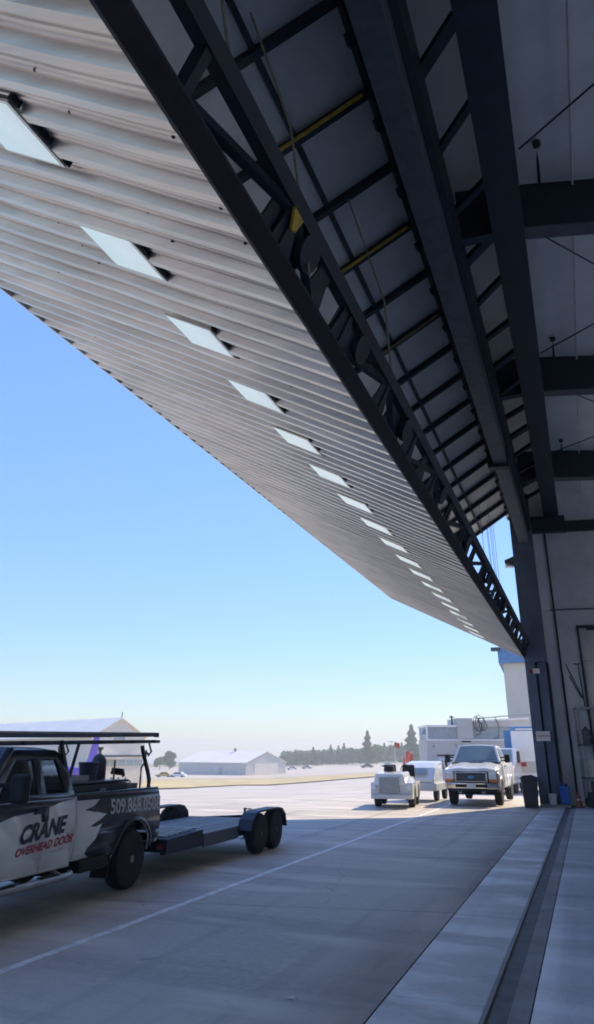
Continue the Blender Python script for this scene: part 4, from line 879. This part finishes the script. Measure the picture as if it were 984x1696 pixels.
# purple and white cargo plane tail and fuselage by the near shed
pp = thing('cargo_plane', 'small purple-tailed white cargo plane parked before the white hangar', 'plane', place(-58.7, 68.9), R(52))
MB().lathe([(-7.5, .15), (-7.0, .5), (-5.5, .85), (-2, .95), (1.0, .9), (4.0, .45), (5.2, .2)], 'x', (0, 0, 1.75), 18).build('fuselage', 'white', pp, True)
MB().lathe([(1.2, .905), (4.0, .47), (5.25, .22)], 'x', (0, 0, 1.76), 18).build('rear_fuselage', 'purple', pp, True)
MB().prism([(3.9, 2.1), (4.75, 6.3), (5.4, 6.3), (5.15, 2.0)], lambda u, v, tt: (u, tt, v), -.09, .09).build('tail_fin', 'purple', pp, bevel=.03); MB().prism([(4.0, -2.6), (4.9, -2.6), (5.2, 0), (4.9, 2.6), (4.0, 2.6), (3.6, 0)], lambda u, v, tt: (u, v, tt), 2.7, 2.82).build('tailplane', 'white', pp)
MB().prism([(-3.6, -8), (-2.3, -8), (-1.7, 0), (-2.3, 8), (-3.6, 8), (-3.9, 0)], lambda u, v, tt: (u, v, tt), 2.65, 2.85).build('wing', 'white', pp)
for x, y in ((-6, 0), (-1.6, 1.1), (-1.6, -1.1)): MB().lathe([(-.1, .3), (.1, .3)], 'y', (x, y, .3), 14).build('wheel', 'tyre', pp); 
for y in (0, 1.1, -1.1): MB().tube([(-6 if y == 0 else -1.6, y, .3), (-6 if y == 0 else -1.8, y*.6, 1.2)], .06, 6).build('landing_leg', 'alu', pp)
def car(label, x, y, rz, m, group, name='car', cat='car'):
    t = thing(name, label, cat, place(x, y), rz, group)
    MB().prism([(-2.2, .35), (-2.25, .75), (-1.2, .9), (-.6, 1.42), (1.0, 1.45), (1.7, .95), (2.25, .85), (2.2, .35)], lambda u, v, tt: (u, tt, v), -.88, .88).build('body', m, t, bevel=.05)
    MB().prism([(-1.0, .95), (-.55, 1.36), (.95, 1.38), (1.45, .97)], lambda u, v, tt: (u, tt, v), -.895, .895).build('windows', 'dark', t)
    for a in (-1.35, 1.4):
        for s in (-1, 1): MB().lathe([(-.1, .33), (.1, .33)], 'y', (a, s*.80, .33), 14).build('wheel', 'tyre', t)
    return t
GV = 'vehicles parked far across the airfield'
car('yellow and white vehicle parked left of the far hangar', -108, 172, R(20), 'yellow', GV); car('white car nearest the far hangar left end', -103, 171, R(10), 'white', GV)
car('white car parked before the tall right-hand conifer', -66, 250, R(30), 'white', GV); car('grey car parked before the treeline left of the tug flags', -72, 246, R(10), 'steel2', GV)
car('small blue-white vehicle right of the far hangar', -113, 277, R(15), 'white', GV); car('pale vehicle far right of the far hangar by the trees', -108, 281, R(5), 'palewall', GV)

# ------------------------------------------------------------------ trees
def leaf_mesh(name, fn, n, size, m, seed):
    r_ = random.Random(seed); mb = MB()
    for _ in range(n):
        c, s = fn(r_); s *= size*r_.uniform(.6, 1.4); a = Vector((r_.gauss(0, 1), r_.gauss(0, 1), r_.gauss(0, .7))).normalized(); b = a.orthogonal().normalized(); q = r_.uniform(0, 6.28)
        b = Matrix.Rotation(q, 3, a) @ b; d = a.cross(b); c = Vector(c)
        mb.add([c+b*s, c+d*s*.6, c-b*s*.8, c-d*s*.6], [(0, 1, 2, 3)])
    me = bpy.data.meshes.new(name); me.from_pydata([tuple(p) for p in mb.v], [], mb.f); me.materials.append(M[m]); return me
def conifer_fn(H, Rr):
    def fn(r_):
        tier = r_.random()**.75; z = H*(.08+.92*tier); lim = Rr*(1-tier)**.85*(.72+.28*math.sin(tier*34))+.12; a = r_.uniform(0, 6.283); rad = lim*math.sqrt(r_.random())*(1+.25*math.sin(a*3+tier*9))
        return (rad*math.cos(a), rad*math.sin(a), z-rad*.25), 1-.5*tier
    return fn
def broad_fn(H, Rr, seed):
    r0 = random.Random(seed); bl = [(r0.uniform(-.6, .6)*Rr, r0.uniform(-.6, .6)*Rr, H*r0.uniform(.35, .85), Rr*r0.uniform(.35, .6)) for _ in range(9)]
    def fn(r_):
        x, y, z, q = r_.choice(bl); v = Vector((r_.gauss(0, 1), r_.gauss(0, 1), r_.gauss(0, .8))).normalized()*q*r_.random()**.4
        return (x+v.x, y+v.y, max(.3, z+v.z)), 1
    return fn
def trunk_mesh(H, r0):
    mb = MB(); mb.tube([(0, 0, -.3), (.05, 0, H*.35), (0, .06, H*.7), (0, 0, H*.95)], r0, 7, r0*.15)
    for k in range(7):
        a = k*2.4; z = H*(.3+.08*k); mb.tube([(0, 0, z), (math.cos(a)*H*.14, math.sin(a)*H*.14, z+H*.06)], r0*.3, 5, r0*.08)
    me = mb.mesh('trunk'); me.materials.append(M['bark']); return me
cmesh = [leaf_mesh('crown', conifer_fn(14, 2.6), 4200, .45, 'conifer', 3), leaf_mesh('crown', conifer_fn(14, 3.3), 4200, .5, 'conifer', 8)]; ctr_ = trunk_mesh(14, .28)
bmesh_ = [leaf_mesh('crown', broad_fn(8, 3.6, s), 2600, .5, 'leaf', s) for s in (1, 2, 5)]; btr = trunk_mesh(7.5, .25)
def tree(kind, label, x, y, h, wsc, group):
    t = thing(kind, label, 'tree', place(x, y), rnd.uniform(0, 6), group); i = rnd.randrange(3); con = 'conifer' in kind
    k = h/(14 if con else 8); c = share('crown', cmesh[i % 2] if con else bmesh_[i], t); c.scale = (k*wsc, k*wsc, k)
    c2_ = share('trunk', ctr_ if con else btr, t); c2_.scale = (k, k, k); return t
tree('conifer', 'tall dark conifer left of the tug flags, alone above the treeline', -92.5, 318, 14.8, 1.5, 'tall conifers')
tree('conifer', 'tallest conifer, directly beside the white cabin roof', -67.1, 296.3, 15.4, 1.45, 'tall conifers')
GT = 'trees in the line across the airfield'
def az(px, dep):
    x = (px-492)/1199.6*dep; return (-math.sin(YAW)*dep+math.cos(YAW)*x, math.cos(YAW)*dep+math.sin(YAW)*x)
for px, dep, kind, h, wsc, lb in (
    (266, 325, 'broadleaf_tree', 5.6, 1.1, 'small round tree at the left end of the view, just right of the pickup rack'), (282, 330, 'broadleaf_tree', 7.4, 1.0, 'taller round tree standing against the left end of the far hangar'),
    (474, 380, 'broadleaf_tree', 6.6, 1.3, 'round tree touching the right gable of the far hangar'), (489, 395, 'conifer', 8.6, 1.5, 'pointed tree nearest the far hangar on its right'),
    (503, 370, 'broadleaf_tree', 7.0, 1.4, 'broad green tree right of the pointed tree near the far hangar'), (519, 385, 'conifer', 9.4, 1.5, 'pointed tree midway between the far hangar and the tall left conifer'),
    (533, 375, 'broadleaf_tree', 7.4, 1.4, 'broad tree midway along the open treeline'), (548, 390, 'conifer', 10.2, 1.5, 'taller pointed tree left of the two slim ones in the treeline'),
    (561, 380, 'conifer', 9.6, 1.3, 'slim pointed tree in the treeline, left one of a close pair'), (570, 385, 'conifer', 10.6, 1.3, 'slim pointed tree in the treeline, right one of a close pair'),
    (583, 370, 'broadleaf_tree', 8.2, 1.4, 'broad tree just left of the tall dark conifer'), (597, 360, 'broadleaf_tree', 7.2, 1.2, 'low round tree at the foot of the tall dark conifer, left side'),
    (626, 365, 'broadleaf_tree', 8.4, 1.3, 'broad tree right of the tall dark conifer'), (637, 380, 'conifer', 9.8, 1.4, 'pointed tree directly above the tug seat'),
    (652, 370, 'broadleaf_tree', 8.6, 1.4, 'broad tree behind the orange flags'), (666, 360, 'conifer', 9.4, 1.4, 'pointed tree left of the tallest conifer, behind the flags'),
    (698, 365, 'broadleaf_tree', 8.8, 1.3, 'broad tree between the tallest conifer and the white cabin')):
    x, y = az(px, dep); tree(kind, lb, x, y, h, wsc, GT)
fw = leaf_mesh('far_wood', lambda r_: ((lambda p, h: ((p[0], p[1], zt(*p)+h), 1.6))(az(r_.uniform(466, 760), r_.uniform(425, 470)), 7.4*r_.random()**.7*(.8+.3*math.sin(r_.random()*9)))), 15000, .55, 'leaf', 77)
tag(link('far_wood', fw), 'hazy green wood closing the far edge of the airfield', 'wood', kind='stuff')
lpst = thing('light_pole', 'thin light pole standing between the two tall conifers', 'light pole', place(*az(649, 300))); MB().tube([(0, 0, 0), (0, 0, 9)], .12, 6, .07).build('pole', 'steel2', lpst); MB().box(-.9, .9, -.2, .2, 8.9, 9.15).build('lamp_head', 'steel2', lpst)

# ------------------------------------------------------------------ things by the jamb
bn = thing('rubbish_bin', 'dark square rubbish bin with a full bag standing at the jamb outside', 'bin', (-1.98, 26.6, 0), R(8)); bn.scale = (.9, .9, .95)
MB().hexa([(-.24, -.24, 0), (.24, -.24, 0), (.24, .24, 0), (-.24, .24, 0)], [(-.30, -.30, .98), (.30, -.30, .98), (.30, .30, .98), (-.30, .30, .98)]).build('shell', 'can', bn, bevel=.02)
MB().hexa([(-.32, -.32, .96), (.32, -.32, .96), (.32, .32, .96), (-.32, .32, .96)], [(-.32, -.32, 1.02), (.32, -.32, 1.02), (.32, .32, 1.02), (-.32, .32, 1.02)]).build('rim', 'can', bn, bevel=.015)
bb = MB()
for i in range(9):
    for j in range(9): u, v = i/8-.5, j/8-.5; bb.v.append(Vector((u*.52, v*.52, 1.02+.11*noise.noise(Vector((u*7, v*7, 3)))+.07*(1-4*max(abs(u), abs(v))**2))))
for i in range(8):
    for j in range(8): bb.f.append((i*9+j, i*9+j+1, (i+1)*9+j+1, (i+1)*9+j))
bb.build('bag', 'black', bn, True)
bp_ = thing('bucket', 'pale grey bucket on the plinth at the foot of the jamb', 'bucket', S(-1.27, 26.9, .10)); MB().lathe([(0, .10), (.02, .115), (.31, .135), (.33, .15), (.34, .13), (.05, .10)], 'z', (0, 0, 0), 20).build('shell', 'dullwhite', bp_, True); MB().tube([(.14*math.cos(k*math.pi/10), 0, .31-.11*math.sin(k*math.pi/10)) for k in range(11)], .006, 5).build('handle', 'cable', bp_)
bc = thing('jerry_can', 'blue plastic container standing behind the pale bucket', 'container', S(-.86, 27.1, .10)); MB().box(-.16, .16, -.13, .13, 0, .58).build('shell', 'blue', bc, bevel=.04); MB().lathe([(0, .05), (.08, .05)], 'z', (.07, 0, .57), 12).build('cap', 'black', bc); MB().tube([(-.12, 0, .57), (-.10, 0, .66), (.0, 0, .66), (.02, 0, .58)], .018, 6).build('handle', 'blue', bc)
cn = thing('traffic_cone', 'small orange traffic cone beside the black machine at the end wall', 'cone', S(-.42, 26.9, 0)); MB().box(-.15, .15, -.15, .15, 0, .03).build('base', 'black', cn); MB().lathe([(.03, .11), (.50, .03), (.52, .025)], 'z', (0, 0, 0), 18).build('body', 'cone', cn, True); MB().lathe([(.24, .075), (.34, .056)], 'z', (0, 0, 0), 18).build('reflective_band', 'sign', cn)
rk = thing('steel_rack', 'tall pale steel frame rack standing against the end wall', 'rack', S(-.08, 27.2, 0), TH)
for x in (0, 1.5):
    for y in (0, .6): MB().beam((x, y, 0), (x, y, 3.3), .06, .06, (0, 1, 0)).build('post', 'alu', rk)
for z in (3.27, 2.0, .9): MB().box(-.03, 1.53, -.035, .635, z, z+.06).build('shelf', 'alu' if z > 3 else 'steel2', rk)
MB().beam((0, .0, 2.06), (1.5, 0, 3.2), .04, .03).build('brace', 'steel2', rk)
for i, (x, z, wd, h, m_, lb) in enumerate(((.25, 2.065, .3, .55, 'steel2', 'grey metal canister on the middle rack shelf, left'), (.75, 2.065, .42, .38, 'can', 'black crate on the middle rack shelf, right'), (.30, .965, .42, .6, 'palewall', 'pale carton on the lower rack shelf'))):
    p = rk.matrix_basis @ Vector((x, .3, z)); o = thing('canister' if i == 0 else 'crate' if i == 1 else 'carton', lb, 'canister' if i == 0 else 'crate' if i == 1 else 'carton', S(-.08, 27.2, 0)+Matrix.Rotation(TH, 3, 'Z') @ Vector((x, .3, z)), TH)
    if i == 0: MB().lathe([(0, wd/2), (h*.85, wd/2), (h, wd/4)], 'z', (0, 0, 0), 18).build('shell', m_, o, True); MB().lathe([(h, .04), (h+.06, .04)], 'z', (0, 0, 0), 10).build('cap', 'black', o)
    else: MB().box(-wd/2, wd/2, -.2, .2, 0, h-.02).build('body', m_, o, bevel=.01); MB().box(-wd/2-.01, wd/2+.01, -.21, .21, h-.02, h).build('lid', m_, o)
mc = thing('air_compressor', 'black wheeled air compressor on the floor beside the orange cone', 'compressor', S(.35, 26.75, 0), TH)
MB().lathe([(-.48, .05), (-.44, .17), (.44, .17), (.48, .05)], 'x', (0, 0, .34), 20).build('tank', 'blackpaint', mc, True); MB().box(-.3, .1, -.13, .13, .52, .84).build('motor', 'can', mc, bevel=.04); MB().box(.14, .38, -.11, .11, .52, .78).build('pump', 'steel2', mc, bevel=.03)
for s in (-.17, .17): MB().lathe([(-.04, .17), (.04, .17)], 'y', (-.36, s, .17), 16).build('wheel', 'tyre', mc)
MB().tube([(.40, -.12, .02), (.40, -.12, .3)], .02, 6).build('foot', 'steel', mc); MB().tube([(.46, -.12, .42), (.62, -.12, .8), (.62, .12, .8), (.46, .12, .42)], .016, 6).build('handle', 'alu', mc); MB().lathe([(0, .04), (.02, .045)], 'y', (.0, -.18, .60), 12).build('gauge', 'sign', mc)
pc = MB(); pc.hexa([(-2.33, 5.62, .004), (-2.27, 5.63, .004), (-2.27, 5.66, .004), (-2.33, 5.65, .004)], [(-2.33, 5.62, .012), (-2.27, 5.63, .016), (-2.27, 5.66, .012), (-2.33, 5.65, .010)]); tag(pc.build('paper_scrap', 'sign'), 'tiny white scrap lying on the shaded apron', 'scrap')

# ------------------------------------------------------------------ haze over the airfield
hz = MB().box(-1560, 1560, -1560, 1560, -15, 27); hm0 = bpy.data.materials.new('haze'); hm0.use_nodes = True; hn = hm0.node_tree.nodes
hn.remove(hn['Principled BSDF']); pv = hn.new('ShaderNodeVolumePrincipled'); pv.inputs['Color'].default_value = (.94, .97, 1, 1); pv.inputs['Density'].default_value = .0011; pv.inputs['Anisotropy'].default_value = .2
hm0.node_tree.links.new(pv.outputs[0], hn['Material Output'].inputs['Volume'])
tag(hz.build('haze', hm0), 'pale haze lying over the airfield', 'haze', kind='stuff')
